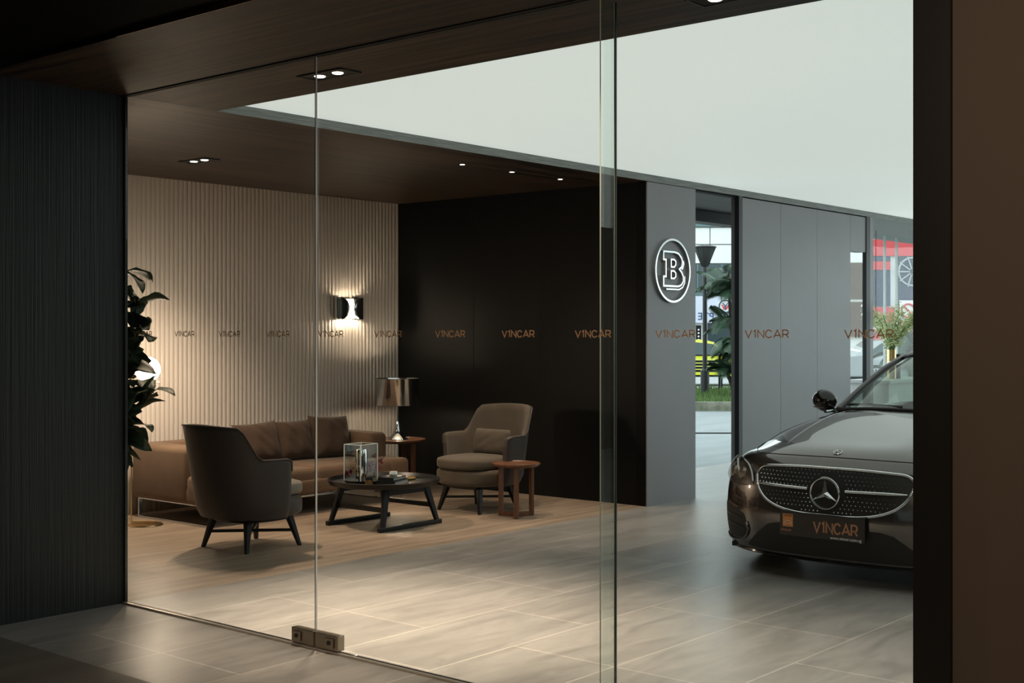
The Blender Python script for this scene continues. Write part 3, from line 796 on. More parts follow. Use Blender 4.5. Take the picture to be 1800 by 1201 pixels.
for ti, tp in enumerate(tops):
    path = cat([(0, 0, .30), (tp.x*.1, tp.y*.1, .6), (tp.x*.45, tp.y*.45, .6+(tp.z-.6)*.45), tuple(tp)], 8)
    tube(b2, path, [.018-.012*i/(len(path)-1) for i in range(len(path))], 8)
    for k in range(23):
        f = .42+.58*k/22 if k > 2 else 1.0
        p = path[min(len(path)-1, int(f*(len(path)-1)))]
        a = k*2.4+ti; e = rr.uniform(-.35, .5)+(.7 if k > 14 else 0)
        fig_leaf(b, p, Vector((math.cos(a)*math.cos(e), math.sin(a)*math.cos(e), math.sin(e))), rr.uniform(.19, .28), rr.uniform(.15, .21), rr.uniform(.1, .5), rr)
lf = obj('foliage', b, 'leaf', fg, smooth=True, angle=80)
lf.modifiers.new('s', 'SOLIDIFY').thickness = .0015
obj('stems', b2, 'bark', fg, smooth=True)

# ------------------------------------------------------------------ car
CX, CY = 7.20, 3.57
car = thing('coupe', 'dark bronze coupe parked nose-on behind the glass, dealer plate on its bumper', 'car', (CX, CY, 0))
# control net: rows run from the bumper lip up over the bonnet; columns run from the centre line outwards
PY = [0, .20, .40, .58, .72, .83, .900, .925, .925]
PX = [0, .005, .028, .080, .155, .250, .360, .44, .50]
def face_row(z, x0, wy, arch, zs=None, px=1.0):
    r = []
    for i in range(9):
        r.append([x0+PX[i]*px, PY[i]*wy, z if zs is None else zs[i]])
    r[8] = [arch[0], .925, arch[1]]
    r[7] = [(r[6][0]*.45+arch[0]*.55)-.01, .932, r[6][2]*.5+arch[1]*.5]
    return r
NET = [
 face_row(.120, .20, .95, (.50, .16), px=.85),
 face_row(.150, .06, .985, (.495, .19)),
 face_row(.260, .020, 1.0, (.49, .28)),
 face_row(.400, .0, 1.0, (.497, .40)),
 face_row(.540, .012, .995, (.525, .50)),
 face_row(.660, .042, .985, (.58, .585), [.66, .66, .66, .655, .645, .63, .615, .60, .585]),
 face_row(.745, .075, .970, (.66, .650), [.745, .745, .743, .737, .722, .700, .672, .66, .65], 1.02),
 [[.120, 0, .790], [.128, .20, .790], [.160, .40, .787], [.225, .58, .778], [.310, .71, .762], [.43, .805, .738], [.56, .885, .700], [.66, .930, .695], [.75, .925, .690]],
 [[.24, 0, .838], [.25, .20, .838], [.28, .38, .836], [.35, .55, .824], [.44, .685, .800], [.56, .800, .772], [.68, .885, .735], [.78, .932, .715], [.85, .925, .700]],
 [[.45, 0, .875], [.46, .20, .876], [.48, .38, .879], [.52, .54, .866], [.58, .67, .842], [.70, .800, .805], [.82, .892, .755], [.90, .935, .710], [.97, .925, .680]],
 [[.74, 0, .923], [.745, .20, .925], [.755, .38, .930], [.77, .54, .918], [.80, .67, .888], [.92, .800, .845], [1.00, .895, .770], [1.05, .935, .690], [1.09, .925, .620]],
 [[1.04, 0, .969], [1.05, .20, .971], [1.06, .38, .976], [1.08, .54, .966], [1.10, .67, .930], [1.18, .795, .882], [1.20, .895, .790], [1.20, .930, .640], [1.18, .925, .500]],
 [[1.36, 0, 1.010], [1.37, .20, 1.010], [1.40, .38, 1.008], [1.44, .54, .990], [1.48, .67, .962], [1.45, .79, .915], [1.42, .895, .800], [1.32, .925, .560], [1.22, .915, .340]],
 [[1.56, 0, 1.01], [1.57, .20, 1.008], [1.59, .38, 1.00], [1.62, .54, .99], [1.64, .665, .975], [1.62, .79, .930], [1.60, .900, .800], [1.56, .925, .520], [1.25, .905, .180]],
]
def grid_surface(net, su, sv):
    rows = [cat(r, su) for r in net]
    cols = list(zip(*rows))
    cols = [cat(c, sv) for c in cols]
    return [list(r) for r in zip(*cols)]
def sheet(bm, G):
    V = [[bm.verts.new(p) for p in r] for r in G]
    for i in range(len(V)-1):
        for j in range(len(V[0])-1):
            bm.faces.new((V[i][j], V[i][j+1], V[i+1][j+1], V[i+1][j]))
def mirror_y(bm):
    g = bmesh.ops.duplicate(bm, geom=bm.verts[:]+bm.edges[:]+bm.faces[:])
    vs = [e for e in g['geom'] if isinstance(e, bmesh.types.BMVert)]
    for v in vs: v.co.y = -v.co.y
    bmesh.ops.reverse_faces(bm, faces=[e for e in g['geom'] if isinstance(e, bmesh.types.BMFace)])
    bmesh.ops.remove_doubles(bm, verts=bm.verts[:], dist=.0006)
G = grid_surface(NET, 5, 5)
b = BM(); sheet(b, G); mirror_y(b)
bvh = BVHTree.FromBMesh(b)
bmesh.ops.recalc_face_normals(b, faces=b.faces[:])
obj('front_body', b, 'paint', car, smooth=True, angle=80)
def on_face(y, z, off=.0):
    h = bvh.ray_cast(Vector((-1, y, z)), Vector((1, 0, 0)))
    if h[0] is None: return Vector((.3, y, z)), Vector((-1, 0, 0))
    n = h[1] if h[1].x < 0 else -h[1]
    return h[0]+n*off, n
def on_top(x, y, off=0.0):
    h = bvh.ray_cast(Vector((x, y, 3)), Vector((0, 0, -1)))
    if h[0] is None: return Vector((x, y, .9)), Vector((0, 0, 1))
    n = h[1] if h[1].z > 0 else -h[1]
    return h[0]+n*off, n
def P(y, z, off=0): return on_face(y, z, off)[0]
def patch_face(bm, outline, off, nu=26, nv=10, skirt=.02):
    """fill between lower and upper curve: outline(f) -> (y, zlow, zhigh)"""
    rows = []
    for i in range(nu+1):
        y0, zl, zh = outline(i/nu)
        rows.append([P(y0, zl, -skirt)]+[P(y0, zl+(zh-zl)*j/nv, off) for j in range(nv+1)]+[P(y0, zh, -skirt)])
    loft(bm, rows, closed=False, cap=False)
def interp(tab, x):
    for (a, fa), (c, fc) in zip(tab, tab[1:]):
        if x <= c: return fa+(fc-fa)*smooth01((x-a)/(c-a)) if False else fa+(fc-fa)*(x-a)/(c-a)
    return tab[-1][1]
# side panels and tail (rows along the length, both sides)
SIDE = []
for x, zt, yt, zm, zb, yb in ((1.56, .93, .80, .70, .20, .905), (1.9, .95, .81, .68, .19, .905), (2.5, .965, .815, .68, .19, .905), (3.0, .975, .82, .69, .19, .905), (3.32, .98, .82, .70, .22, .905),
                              (3.42, .98, .82, .74, .46, .925), (3.55, .985, .82, .76, .62, .93), (3.74, .985, .81, .78, .70, .935), (3.95, .98, .80, .77, .62, .93), (4.08, .97, .79, .75, .46, .92), (4.18, .96, .78, .72, .24, .90), (4.50, .93, .72, .66, .24, .84), (4.72, .90, .60, .62, .26, .72), (4.83, .86, .34, .60, .28, .42), (4.86, .86, .0, .60, .28, 0)):
    k = yb/.905
    SIDE.append([[x, yt, zt], [x, yt+.075*min(1, k), zt-.06], [x, min(.935, yb+.02) if x < 4.4 else yb+.02, zm], [x, yb+.01, (zm+zb)/2], [x, yb, zb]])
SIDE[-1] = [[4.86, 0, p[2]] for p in SIDE[-1]]
GS = grid_surface(SIDE, 4, 4)
b = BM(); sheet(b, GS); mirror_y(b); obj('side_body', b, 'paint', car, smooth=True, angle=80)
# boot deck and roof shell
DECK = [[[3.98, 0, 1.06], [4.0, .3, 1.055], [4.04, .55, 1.03], [4.06, .79, .975]], [[4.35, 0, 1.03], [4.35, .3, 1.025], [4.33, .52, .99], [4.30, .755, .955]],
        [[4.68, 0, 1.0], [4.67, .3, .99], [4.62, .5, .955], [4.52, .71, .93]], [[4.86, 0, .87], [4.83, .30, .87], [4.76, .50, .885], [4.62, .66, .915]]]
b = BM(); sheet(b, grid_surface(DECK, 5, 5)); mirror_y(b); obj('boot_lid', b, 'paint', car, smooth=True)
PIL = [(1.63, .70, .985), (1.92, .655, 1.135), (2.26, .61, 1.285), (2.52, .575, 1.365), (2.75, .555, 1.395)]
ROOF = [[[2.17, 0, 1.395], [2.20, .2, 1.393], [2.30, .4, 1.385], [2.48, .565, 1.362]], [[2.45, 0, 1.425], [2.46, .2, 1.422], [2.54, .4, 1.412], [2.68, .56, 1.388]],
        [[2.85, 0, 1.435], [2.85, .2, 1.432], [2.85, .4, 1.42], [2.90, .56, 1.395]], [[3.25, 0, 1.41], [3.25, .2, 1.405], [3.22, .4, 1.392], [3.20, .57, 1.37]], [[3.42, 0, 1.385], [3.42, .2, 1.38], [3.40, .4, 1.365], [3.36, .58, 1.335]]]
b = BM(); sheet(b, grid_surface(ROOF, 5, 5)); mirror_y(b); obj('roof', b, 'paint', car, smooth=True)
WS = [[[1.36, 0, 1.014], [1.39, .25, 1.013], [1.47, .5, 1.004], [1.62, .70, .985]], [[1.62, 0, 1.15], [1.65, .24, 1.148], [1.73, .47, 1.144], [1.90, .66, 1.132]],
      [[1.88, 0, 1.285], [1.91, .22, 1.283], [2.0, .44, 1.277], [2.22, .615, 1.270]], [[2.16, 0, 1.392], [2.20, .2, 1.390], [2.30, .4, 1.383], [2.48, .575, 1.358]]]
b = BM(); sheet(b, grid_surface(WS, 5, 5)); mirror_y(b); ws = obj('windscreen', b, 'car_glass', car, smooth=True)
RW = [[[3.42, 0, 1.384], [3.42, .3, 1.375], [3.38, .57, 1.335]], [[3.72, 0, 1.23], [3.72, .32, 1.22], [3.70, .62, 1.17]], [[3.99, 0, 1.06], [4.0, .33, 1.05], [4.03, .68, 1.0]]]
b = BM(); sheet(b, grid_surface(RW, 5, 5)); mirror_y(b); obj('rear_window', b, 'car_glass', car, smooth=True)
for s in (-1, 1):
    top = cat([(a, s*c, d) for a, c, d in PIL]+[(3.1, s*.57, 1.385), (3.38, s*.59, 1.335), (3.72, s*.63, 1.185), (4.04, s*.70, 1.0)], 6)
    b = BM(); tube(b, top, .026, 8); obj('roof_rail', b, 'paint', car, smooth=True)
    b = BM(); rings = []
    for p in top:
        xb = p.x; zb_ = .965+.01*min(1, (xb-1.6)); yb_ = .80
        if p.z <= zb_+.015: continue
        rings.append([p-Vector((0, 0, .01)), Vector((xb, s*(abs(p.y)*.5+yb_*.5+.012), (p.z+zb_)/2)), Vector((xb, s*yb_, zb_))])
    loft(b, rings, closed=False, cap=False); obj('side_window', b, 'car_glass', car, smooth=True)
    b = BM(); tube(b, [(x, s*.806, .968+.01*(x-1.6)*.5) for x in (1.62, 2.2, 3.0, 3.6, 3.95)], .012, 6); obj('belt_trim', b, 'chrome', car, smooth=True)
    # scuttle corner filler, black
    b = BM(); sheet(b, [[Vector((1.60, s*.66, .982)), Vector((1.60, s*.74, .958)), Vector((1.60, s*.80, .935))], [Vector((1.85, s*.69, 1.03)), Vector((1.85, s*.75, .99)), Vector((1.85, s*.81, .95))]])
    obj('window_base_trim', b, 'car_black', car)
    b = BM(); tube(b, cat([(a-.012, s*(c-.012), d+.004) for a, c, d in PIL[:4]], 6), .020, 6); obj('windscreen_pillar', b, 'car_black', car, smooth=True)
b = BM(); tube(b, cat([(2.16, 0, 1.398), (2.20, .2, 1.396), (2.30, .4, 1.389), (2.48, .575, 1.364)], 6), .007, 5)
tube(b, cat([(2.16, 0, 1.398), (2.20, -.2, 1.396), (2.30, -.4, 1.389), (2.48, -.575, 1.364)], 6), .007, 5); obj('windscreen_seal', b, 'car_matt', car)
b = BM()
for s in (-1, 1): tube(b, cat([(1.365, 0, 1.020), (1.39, s*.25, 1.019), (1.47, s*.5, 1.008), (1.60, s*.69, .990)], 6), .011, 6)
obj('scuttle_strip', b, 'car_matt', car)
for y0_, ln in ((.12, .55), (-.42, .52)):
    b = BM(); tube(b, [(1.41, y0_, 1.035), (1.50, y0_+ln*.5, 1.038), (1.60, y0_+ln*.9, 1.030)], .010, 6); obj('wiper', b, 'car_matt', car, smooth=True)
# cabin
b = BM(); bx(b, 1.62, 3.9, -.78, .78, .25, .30); bx(b, 1.58, 1.64, -.78, .78, .25, .93)
obj('cabin_floor', b, 'car_inside', car)
b = BM(); rings = []
for y in [-.70+1.4*i/20 for i in range(21)]:
    hump = .045*math.exp(-((y+.36)/.17)**2)
    k = abs(y)/.70
    rings.append([Vector((1.44+.18*k*k, y, .962)), Vector((1.62+.12*k, y, .985+hump)), Vector((1.80+.08*k, y, .965+hump)), Vector((1.88, y, .86)), Vector((1.80, y, .60)), Vector((1.55, y, .60))])
loft(b, rings); obj('dashboard', b, 'car_inside', car, smooth=True)
for y in (-.36, .36):
    st_ = BM(); rbox(st_, (2.45, y, .50), (.52, .50, .18), .06, 3); rbox(st_, (2.76, y, .86), (.14, .48, .66), .06, 3, RY(.22)); rbox(st_, (2.90, y, 1.22), (.10, .26, .17), .045, 3, RY(.18))
    obj('front_seat', st_, 'car_inside', car, smooth=True)
b = BM(); rbox(b, (3.35, 0, .50), (.5, 1.2, .2), .06, 3); rbox(b, (3.62, 0, .78), (.14, 1.2, .5), .05, 3, RY(.35)); obj('rear_seat', b, 'car_inside', car, smooth=True)
b = BM(); ring = [Vector((0, .185*math.cos(2*PI*k/28), .185*math.sin(2*PI*k/28))) for k in range(28)]
mt = Matrix.Translation((2.02, -.36, .90)) @ RY(.42)
tube(b, [mt @ p for p in ring], .015, 8, closed=True); tube(b, [mt @ Vector((0, -.17, 0)), mt @ Vector((0, .17, 0))], .02, 6); tube(b, [mt @ Vector((0, 0, 0)), mt @ Vector((0, 0, -.17))], .02, 6)
obj('steering_wheel', b, 'car_inside', car, smooth=True)
b = BM(); rbox(b, (1.98, 0, 1.295), (.03, .23, .07), .012, 3); obj('interior_mirror', b, 'car_matt', car, smooth=True)
# door mirrors
for s in (-1, 1):
    mr_ = BM(); rings = []
    for f in [i/12 for i in range(13)]:
        rr_ = math.sin(PI*min(.999, max(.001, f)))**.5
        cy = .80+.22*f; cx = 1.80+.04*f; 
        rings.append([Vector((cx+(.075*rr_)*math.cos(a)*(1.15 if math.cos(a) < 0 else .6), s*cy, 1.035+.085*rr_*math.sin(a)+.01*f)) for a in [2*PI*k/18 for k in range(18)]])
    loft(mr_, rings); mo = obj('door_mirror', mr_, 'car_black', car, smooth=True)
    b = BM(); bar(b, (1.84, s*.78, .955), (1.82, s*.90, .985), .05, .035); obj('mirror_foot', b, 'car_black', mo)
    b = BM(); tube(b, cat([(1.745, s*.88, .995), (1.735, s*.93, .99), (1.75, s*.97, .995)], 5), .004, 5); obj('mirror_indicator', b, 'chrome', mo)
# wheels
for x in (.85, 3.74):
    for s in (-1, 1):
        wh = BM(); R1, R0 = .335, .235
        prof = [(R0, -.115), (R1-.02, -.115), (R1, -.09), (R1, .09), (R1-.02, .115), (R0, .115)]
        def wl(bm, prof, seg=44, cap=False):
            rings = [[Vector((x+r*math.cos(2*PI*k/seg), s*(.80+d), .337+r*math.sin(2*PI*k/seg))) for k in range(seg)] for r, d in prof]
            loft(bm, rings, True, cap)
        wl(wh, prof+[(R0, -.115)]); tyre = obj('wheel', wh, 'rubber', car, smooth=True, angle=35)
        b = BM(); wl(b, [(R0, -.10), (R0, .108), (R0-.016, .108), (R0-.022, .09), (R0-.022, -.10)]); 
        for k in range(10):
            a = 2*PI*k/10; da = .09
            for sg in (-1, 1):
                p0 = Vector((x+.04*math.cos(a), s*(.80+.075), .337+.04*math.sin(a))); p1 = Vector((x+(R0-.01)*math.cos(a+sg*da), s*(.80+.098), .337+(R0-.01)*math.sin(a+sg*da)))
                tube(b, [p0, p1], [.016, .010], 6)
        wl(b, [(.0, .085), (.055, .085), (.06, .07), (.06, .02), (0, .02)]); obj('wheel_rim', b, 'satin_steel', tyre, smooth=True, angle=35)
    b = BM(); tube(b, [(x, -.79, .337), (x, .79, .337)], .05, 8); obj('axle', b, 'car_matt', car)
b = BM(); bx(b, .30, 4.6, -.60, .60, .15, .22); bx(b, .25, .5, -.80, .80, .14, .17); obj('underbody', b, 'car_matt', car)
for s in (-1, 1):
    b = BM(); rings = []
    for k in range(17):
        a = PI*k/16*1.18-.28
        rings.append([Vector((.85+.365*math.cos(a), s*.55, .337+.365*math.sin(a))), Vector((.85+.365*math.cos(a), s*.93, .337+.365*math.sin(a)))])
    loft(b, rings, closed=False, cap=False); obj('arch_liner', b, 'car_matt', car, smooth=True)

# ---- grille
GB = [(0, .440), (.12, .440), (.24, .448), (.34, .468), (.42, .500), (.475, .545), (.505, .590), (.520, .640)]
GT = [(0, .722), (.20, .721), (.40, .712), (.47, .704), (.505, .685), (.520, .655)]
def gout(f):
    y = -.520+1.040*f; a = abs(y)
    return y, interp(GB, a), max(interp(GT, a), interp(GB, a)+.004)
b = BM(); patch_face(b, gout, .004, 60, 10, .0); gr = obj('grille', b, 'car_matt', car, smooth=True)
loop = [(-y, z) for y, z in GB[::-1]]+GB[1:]
loop = loop+[(y, z) for y, z in GT[::-1]]+[(-y, z) for y, z in GT[1:]]
lp = cat([(q[0], q[1], 0) for q in loop], 3, closed=True)
def rib(bm, pts2, off, wv, hv, closed=False):
    """flat moulding following the body: pts2 = (y,z) path; wv = half width, hv = thickness"""
    pts = [on_face(p[0], p[1], off) for p in pts2]; n = len(pts); rings = []
    for i in range(n):
        c, nn = pts[i]
        a = pts[i-1][0] if (i > 0 or closed) else c
        d = pts[(i+1) % n][0] if (i < n-1 or closed) else c
        t_ = (d-a).normalized(); s_ = t_.cross(nn).normalized()
        rings.append([c-s_*wv, c-s_*wv*.6+nn*hv, c+s_*wv*.6+nn*hv, c+s_*wv])
    loft(bm, rings, wrap=closed)
b = BM(); tube(b, [on_face(q[0], q[1], .005)[0] for q in lp], .0095, 8, closed=True); obj('grille_surround', b, 'chrome', gr, smooth=True, angle=50)
b = BM()
for r_ in range(11):
    z = .462+r_*.0242
    cnt = 37
    for k in range(-22, 23):
        y = k*.0272+(.0136 if r_ % 2 else 0)
        a = abs(y)
        if a > .50: continue
        zz_ = z+.0
        if zz_ < interp(GB, a)+.018 or zz_ > interp(GT, a)-.012: continue
        if math.hypot(y, zz_-.576) < .118: continue
        if abs(zz_-.588+.00*a) < .014: continue
        c, nn = on_face(y, zz_, .005)
        s_ = .0052
        vv = [b.verts.new(c+Vector((0, s_, 0))), b.verts.new(c+Vector((0, 0, s_))), b.verts.new(c+Vector((0, -s_, 0))), b.verts.new(c+Vector((0, 0, -s_))), b.verts.new(c+nn*.006)]
        for q in range(4): b.faces.new((vv[q], vv[(q+1) % 4], vv[4]))
obj('grille_pins', b, 'chrome', gr)
for s in (-1, 1):
    b = BM(); tube(b, [on_face(s*(.125+.365*i/10), .590+.004*i/10, .018)[0] for i in range(11)], [.010]*8+[.009, .007, .004], 10); obj('grille_bar', b, 'chrome', gr, smooth=True, angle=50)
st = BM(); c0 = Vector((-.012, 0, .576))
tube(st, [c0+Vector((.0, .094*math.cos(2*PI*k/48), .094*math.sin(2*PI*k/48))) for k in range(48)], .0065, 8, closed=True)
for k in range(3):
    a = PI/2+k*2*PI/3
    d = Vector((0, math.cos(a), math.sin(a))); s_ = Vector((0, -math.sin(a), math.cos(a)))
    vv = [st.verts.new(c0+d*.090), st.verts.new(c0+s_*.0175+d*.010), st.verts.new(c0-s_*.0175+d*.010), st.verts.new(c0+Vector((-.014, 0, 0))), st.verts.new(c0-d*.012+Vector((0, 0, 0)))]
    st.faces.new((vv[0], vv[1], vv[3])); st.faces.new((vv[0], vv[3], vv[2])); st.faces.new((vv[0], vv[2], vv[4], vv[1])); 
obj('grille_star', st, 'chrome', gr, smooth=True, angle=25)
# bonnet badge
c, nn = on_top(.165, 0, .001)
q = nn.to_track_quat('Z', 'Y').to_matrix().to_4x4(); mt = Matrix.Translation(c) @ q
b = BM(); tube(b, [mt @ Vector((.026*math.cos(2*PI*k/28), .026*math.sin(2*PI*k/28), .002)) for k in range(28)], .0028, 6, closed=True)
for k in range(3):
    a = k*2*PI/3+PI; tube(b, [mt @ Vector((0, 0, .003)), mt @ Vector((.016*math.cos(a), .016*math.sin(a), .003))], [.003, .001], 5)
tube(b, [mt @ Vector((.016*math.cos(2*PI*k/24), .016*math.sin(2*PI*k/24), .002)) for k in range(24)], .0012, 5, closed=True)
obj('bonnet_badge', b, 'chrome', car, smooth=True)
# shut lines
def line_face(pts, r=.0028, off=.0): return [P(y, z, off) for y, z in pts]
b = BM(); tube(b, cat([P(-.60+1.2*i/24, .786-.012*abs((-.60+1.2*i/24)/.6)**2, .0008) for i in range(25)], 2), .0026, 5); obj('bonnet_gap', b, 'seam', car)
for s in (-1, 1):
    pts = [on_top(x, s*y, .0006)[0] for x, y in ((.245, .60), (.34, .655), (.50, .69), (.75, .70), (1.0, .712), (1.25, .725), (1.45, .735))]
    b = BM(); tube(b, cat(pts, 4), .0030, 5); obj('wing_gap', b, 'seam', car)
    # raised crease of the bonnet
    pts = [on_top(x, s*y, -.004)[0] for x, y in ((.30, .42), (.50, .45), (.8, .48), (1.1, .51), (1.40, .545))]
    b = BM(); tube(b, cat(pts, 6), [.006+.004*math.sin(PI*i/24) for i in range(25)], 8); obj('bonnet_crease', b, 'paint', car, smooth=True)
# ---- headlamps (drawn on the body surface in the y,z plane)
HB = [(.545, .585), (.60, .572), (.68, .565), (.76, .572), (.83, .605), (.875, .655)]
HTp = [(.545, .655), (.60, .700), (.68, .728), (.76, .728), (.83, .705), (.875, .668)]
for s in (-1, 1):
    def hout(f):
        y = .545+.33*f; return s*y, interp(HB, y), interp(HTp, y)
    b = BM(); patch_face(b, hout, .003, 26, 8, .0); hl = obj('headlamp', b, 'car_black', car, smooth=True)
    b = BM(); rib(b, cat([(s*.552, .60, 0), (s*.575, .655, 0), (s*.62, .700, 0), (s*.68, .722, 0)], 5), .004, .005, .006); obj('lamp_brow', b, 'white', hl, smooth=True)
    b = BM(); rib(b, cat([(s*.70, .640, 0), (s*.735, .672, 0), (s*.775, .705, 0), (s*.82, .705, 0)], 5), .004, .006, .006); obj('lamp_brow', b, 'white', hl, smooth=True)
    for yy, zz_, rr_ in ((.66, .640, .036), (.775, .640, .034)):
        c, nn = on_face(s*yy, zz_, .004); nn = (nn+Vector((-1, 0, 0))).normalized()
        b = BM(); q = nn.to_track_quat('Z', 'Y').to_matrix().to_4x4(); mt = Matrix.Translation(c) @ q
        lathe(b, [(0, .016), (rr_*.5, .013), (rr_*.85, .004), (rr_, 0), (rr_*1.1, .004), (rr_*1.15, 0), (rr_*1.1, -.01)], 24)
        bmesh.ops.transform(b, matrix=mt, verts=b.verts[:]); obj('lamp_projector', b, 'satin_steel', hl, smooth=True)
    b = BM(); rib(b, cat([(s*.85, .60, 0), (s*.835, .64, 0), (s*.83, .68, 0)], 5), .004, .008, .004); obj('side_marker', b, 'orange', hl, smooth=True)
    b = BM(); patch_face(b, hout, .026, 26, 8, .0); obj('lamp_cover', b, 'lamp_glass', hl, smooth=True)
    # corner intake
    IB = [(.585, .275), (.63, .235), (.70, .215), (.80, .215), (.888, .235)]
    IT = [(.585, .30), (.63, .385), (.70, .415), (.80, .425), (.888, .430)]
    def iout(f):
        y = .585+.303*f; return s*y, interp(IB, y), interp(IT, y)
    b = BM(); patch_face(b, iout, .003, 22, 8, .0); ik = obj('corner_intake', b, 'car_matt', car, smooth=True)
    for z in (.30, .36):
        b = BM(); rib(b, [(s*(.64+.19*i/8), z+.008*i/8) for i in range(9)], .003, .004, .006); obj('intake_fin', b, 'car_black', ik, smooth=True)
    b = BM(); rib(b, cat([(s*.60, .335, 0), (s*.585, .290, 0), (s*.62, .235, 0), (s*.70, .205, 0), (s*.80, .200, 0), (s*.88, .215, 0)], 4), .002, .008, .010); obj('intake_blade', b, 'paint', ik, smooth=True)
# centre intake
CB = [(0, .175), (.50, .175), (.60, .185)]; CT = [(0, .365), (.34, .365), (.42, .345), (.52, .27), (.60, .200)]
def cout(f):
    y = -.60+1.2*f; a = abs(y); return y, interp(CB, a), interp(CT, a)
b = BM(); patch_face(b, cout, .003, 40, 6, .0); obj('centre_intake', b, 'car_matt', car, smooth=True)
b = BM(); rib(b, [(-.80+1.6*i/24, .150) for i in range(25)], .0, .010, .012); obj('splitter', b, 'car_black', car, smooth=True)
# dealer plate
pl = BM(); rbox(pl, (-.022, .015, .370), (.016, .565, .155), .006, 2); plt = obj('dealer_plate', pl, 'plate', car)
def plate_pt(u, v, w_): return Vector((-.0302-w_, -u, v))
stt, tw = word_strokes('V1NCAR', .062); k = .285/tw
b = BM(); stroke_mesh(b, [[(a*k, c_) for a, c_ in q] for q in stt], .0105, .0012, lambda u, v, w_: plate_pt(u-.065, v+.338, w_)); obj('plate_word', b, 'copper_text', plt)
text_mesh('www.vincar.com.sg', .026, 'white', 'plate_address', plt, Matrix.Translation((-.0306, -.145, .312)) @ RZ(-PI/2) @ RX(PI/2), .0004)
b = BM(); bx(b, -.0312, -.0301, .205, .275, .353, .432); obj('plate_sticker', b, 'orange', plt)
stt, tw = word_strokes('V1NCAR', .012); k = .056/tw
b = BM(); stroke_mesh(b, [[(a*k, c_) for a, c_ in q] for q in stt], .0022, .0006, lambda u, v, w_: Vector((-.0314-w_, .269-u, .416+v))); obj('sticker_word', b, 'plate', plt)
b = BM(); tube(b, cat([(-.0314, .268, .375), (-.0314, .250, .388), (-.0314, .232, .390), (-.0314, .212, .376)], 5), .001, 4); tube(b, cat([(-.0314, .268, .367), (-.0314, .24, .374), (-.0314, .212, .368)], 5), .0008, 4); obj('sticker_car_outline', b, 'white', plt)
stt, tw = word_strokes('V1NCAR', .012); k = .070/tw
b = BM(); stroke_mesh(b, [[(a*k, c_) for a, c_ in q] for q in stt], .0024, .0006, lambda u, v, w_: Vector((-.0302-w_, .288-u, .325+v))); obj('plate_word', b, 'copper_text', plt)
# ------------------------------------------------------------------ street outside (set out along the street, which runs across the view)
M['road'] = grain('pale asphalt', (0.30, 0.31, 0.32), (0.38, 0.39, 0.40), (1, 1, 1), 0.8)
M['pavement'] = grain('pavement', (0.20, 0.22, 0.23), (0.27, 0.29, 0.30), (.6, 3, 1), 0.7)
M['grass'] = grain('grass', (0.05, 0.10, 0.02), (0.12, 0.20, 0.05), (9, 9, 9), 0.8)
M['kerb'] = grain('mossy kerb', (0.10, 0.11, 0.07), (0.26, 0.25, 0.20), (5, 5, 5), 0.9)
M['cladding'] = mat('white cladding', (0.72, 0.72, 0.70), 0.6)
M['win_dark'] = mat('dark window glass', (0.03, 0.05, 0.055), 0.15)
M['win_teal'] = mat('teal window glass', (0.07, 0.14, 0.15), 0.15)
M['sign_pale'] = mat('pale lilac signboard', (0.55, 0.57, 0.68), 0.6)
M['sign_blue'] = mat('navy lettering', (0.02, 0.06, 0.16), 0.5)
M['sign_red'] = mat('red panel', (0.62, 0.06, 0.07), 0.5)
M['sign_navy'] = mat('navy glossy panel', (0.04, 0.05, 0.10), 0.3)
M['yellow'] = mat('yellow car paint', (0.55, 0.55, 0.02), 0.3, coat=1)
M['silver'] = mat('silver car paint', (0.33, 0.35, 0.37), 0.3, .3, coat=1)
M['palm'] = grain('palm frond', (0.010, 0.028, 0.014), (0.03, 0.07, 0.03), (8, 8, 8), 0.5)
M['bloom'] = grain('pale green sprays', (0.50, 0.62, 0.22), (0.85, 0.88, 0.62), (30, 30, 30), 0.6)
M['shop_brown'] = mat('brown shop front', (0.10, 0.06, 0.045), 0.6)
def W(d, x, z=0): p = CF*d+CR*x; return Vector((p.x, p.y, z))
RZS = math.atan2(CR.y, CR.x)            # the street runs along CR
def sbox(bm, x0, x1, d0, d1, z0, z1): # local street frame: x along street, y = distance
    bx(bm, x0, x1, d0, d1, z0, z1)
def sthing(name, label, cat_, d, x, z=0, rz=0, group=None):
    p = W(d, x, z); return thing(name, label, cat_, p, RZS+rz, group)
def frame_obj(name, bm, m, **k):
    o = obj(name, bm, m, **k); o.rotation_euler = (0, 0, RZS); return o
def sstruct(name, bm, m): o = frame_obj(name, bm, m); o['kind'] = 'structure'; return o
b = BM()
pts = [(9.6, 7.9), (19.5, 7.9), (19.5, -4), (60, -4)]
b = BM(); vs = [b.verts.new((x, y, -.015)) for x, y in ((XB, 7.85), (19.45, 7.85), (19.45, -20), (45, -20), (45, 45), (XB, 45))]; b.faces.new(vs)
r = bmesh.ops.extrude_face_region(b, geom=b.faces[:]); bmesh.ops.translate(b, vec=(0, 0, -.1), verts=[v for v in r['geom'] if isinstance(v, bmesh.types.BMVert)])
struct('floor_forecourt', b, 'pavement')
b = BM(); bx(b, -6, 24, 33.2, 60, -.02, .004); sstruct('floor_road', b, 'road')
b = BM(); bx(b, -2, 7.2, 25.8, 26.0, -.02, .17); sstruct('trim_13', b, 'kerb')
b = BM(); vs = [b.verts.new(p) for p in ((-2, 26, .14), (7.2, 26, .14), (7.2, 31.5, .20), (-2, 31.5, .20))]; b.faces.new(vs)
r = bmesh.ops.extrude_face_region(b, geom=b.faces[:]); bmesh.ops.translate(b, vec=(0, 0, -.15), verts=[v for v in r['geom'] if isinstance(v, bmesh.types.BMVert)])
sstruct('floor_verge', b, 'kerb')
b = BM(); rr = random.Random(3)
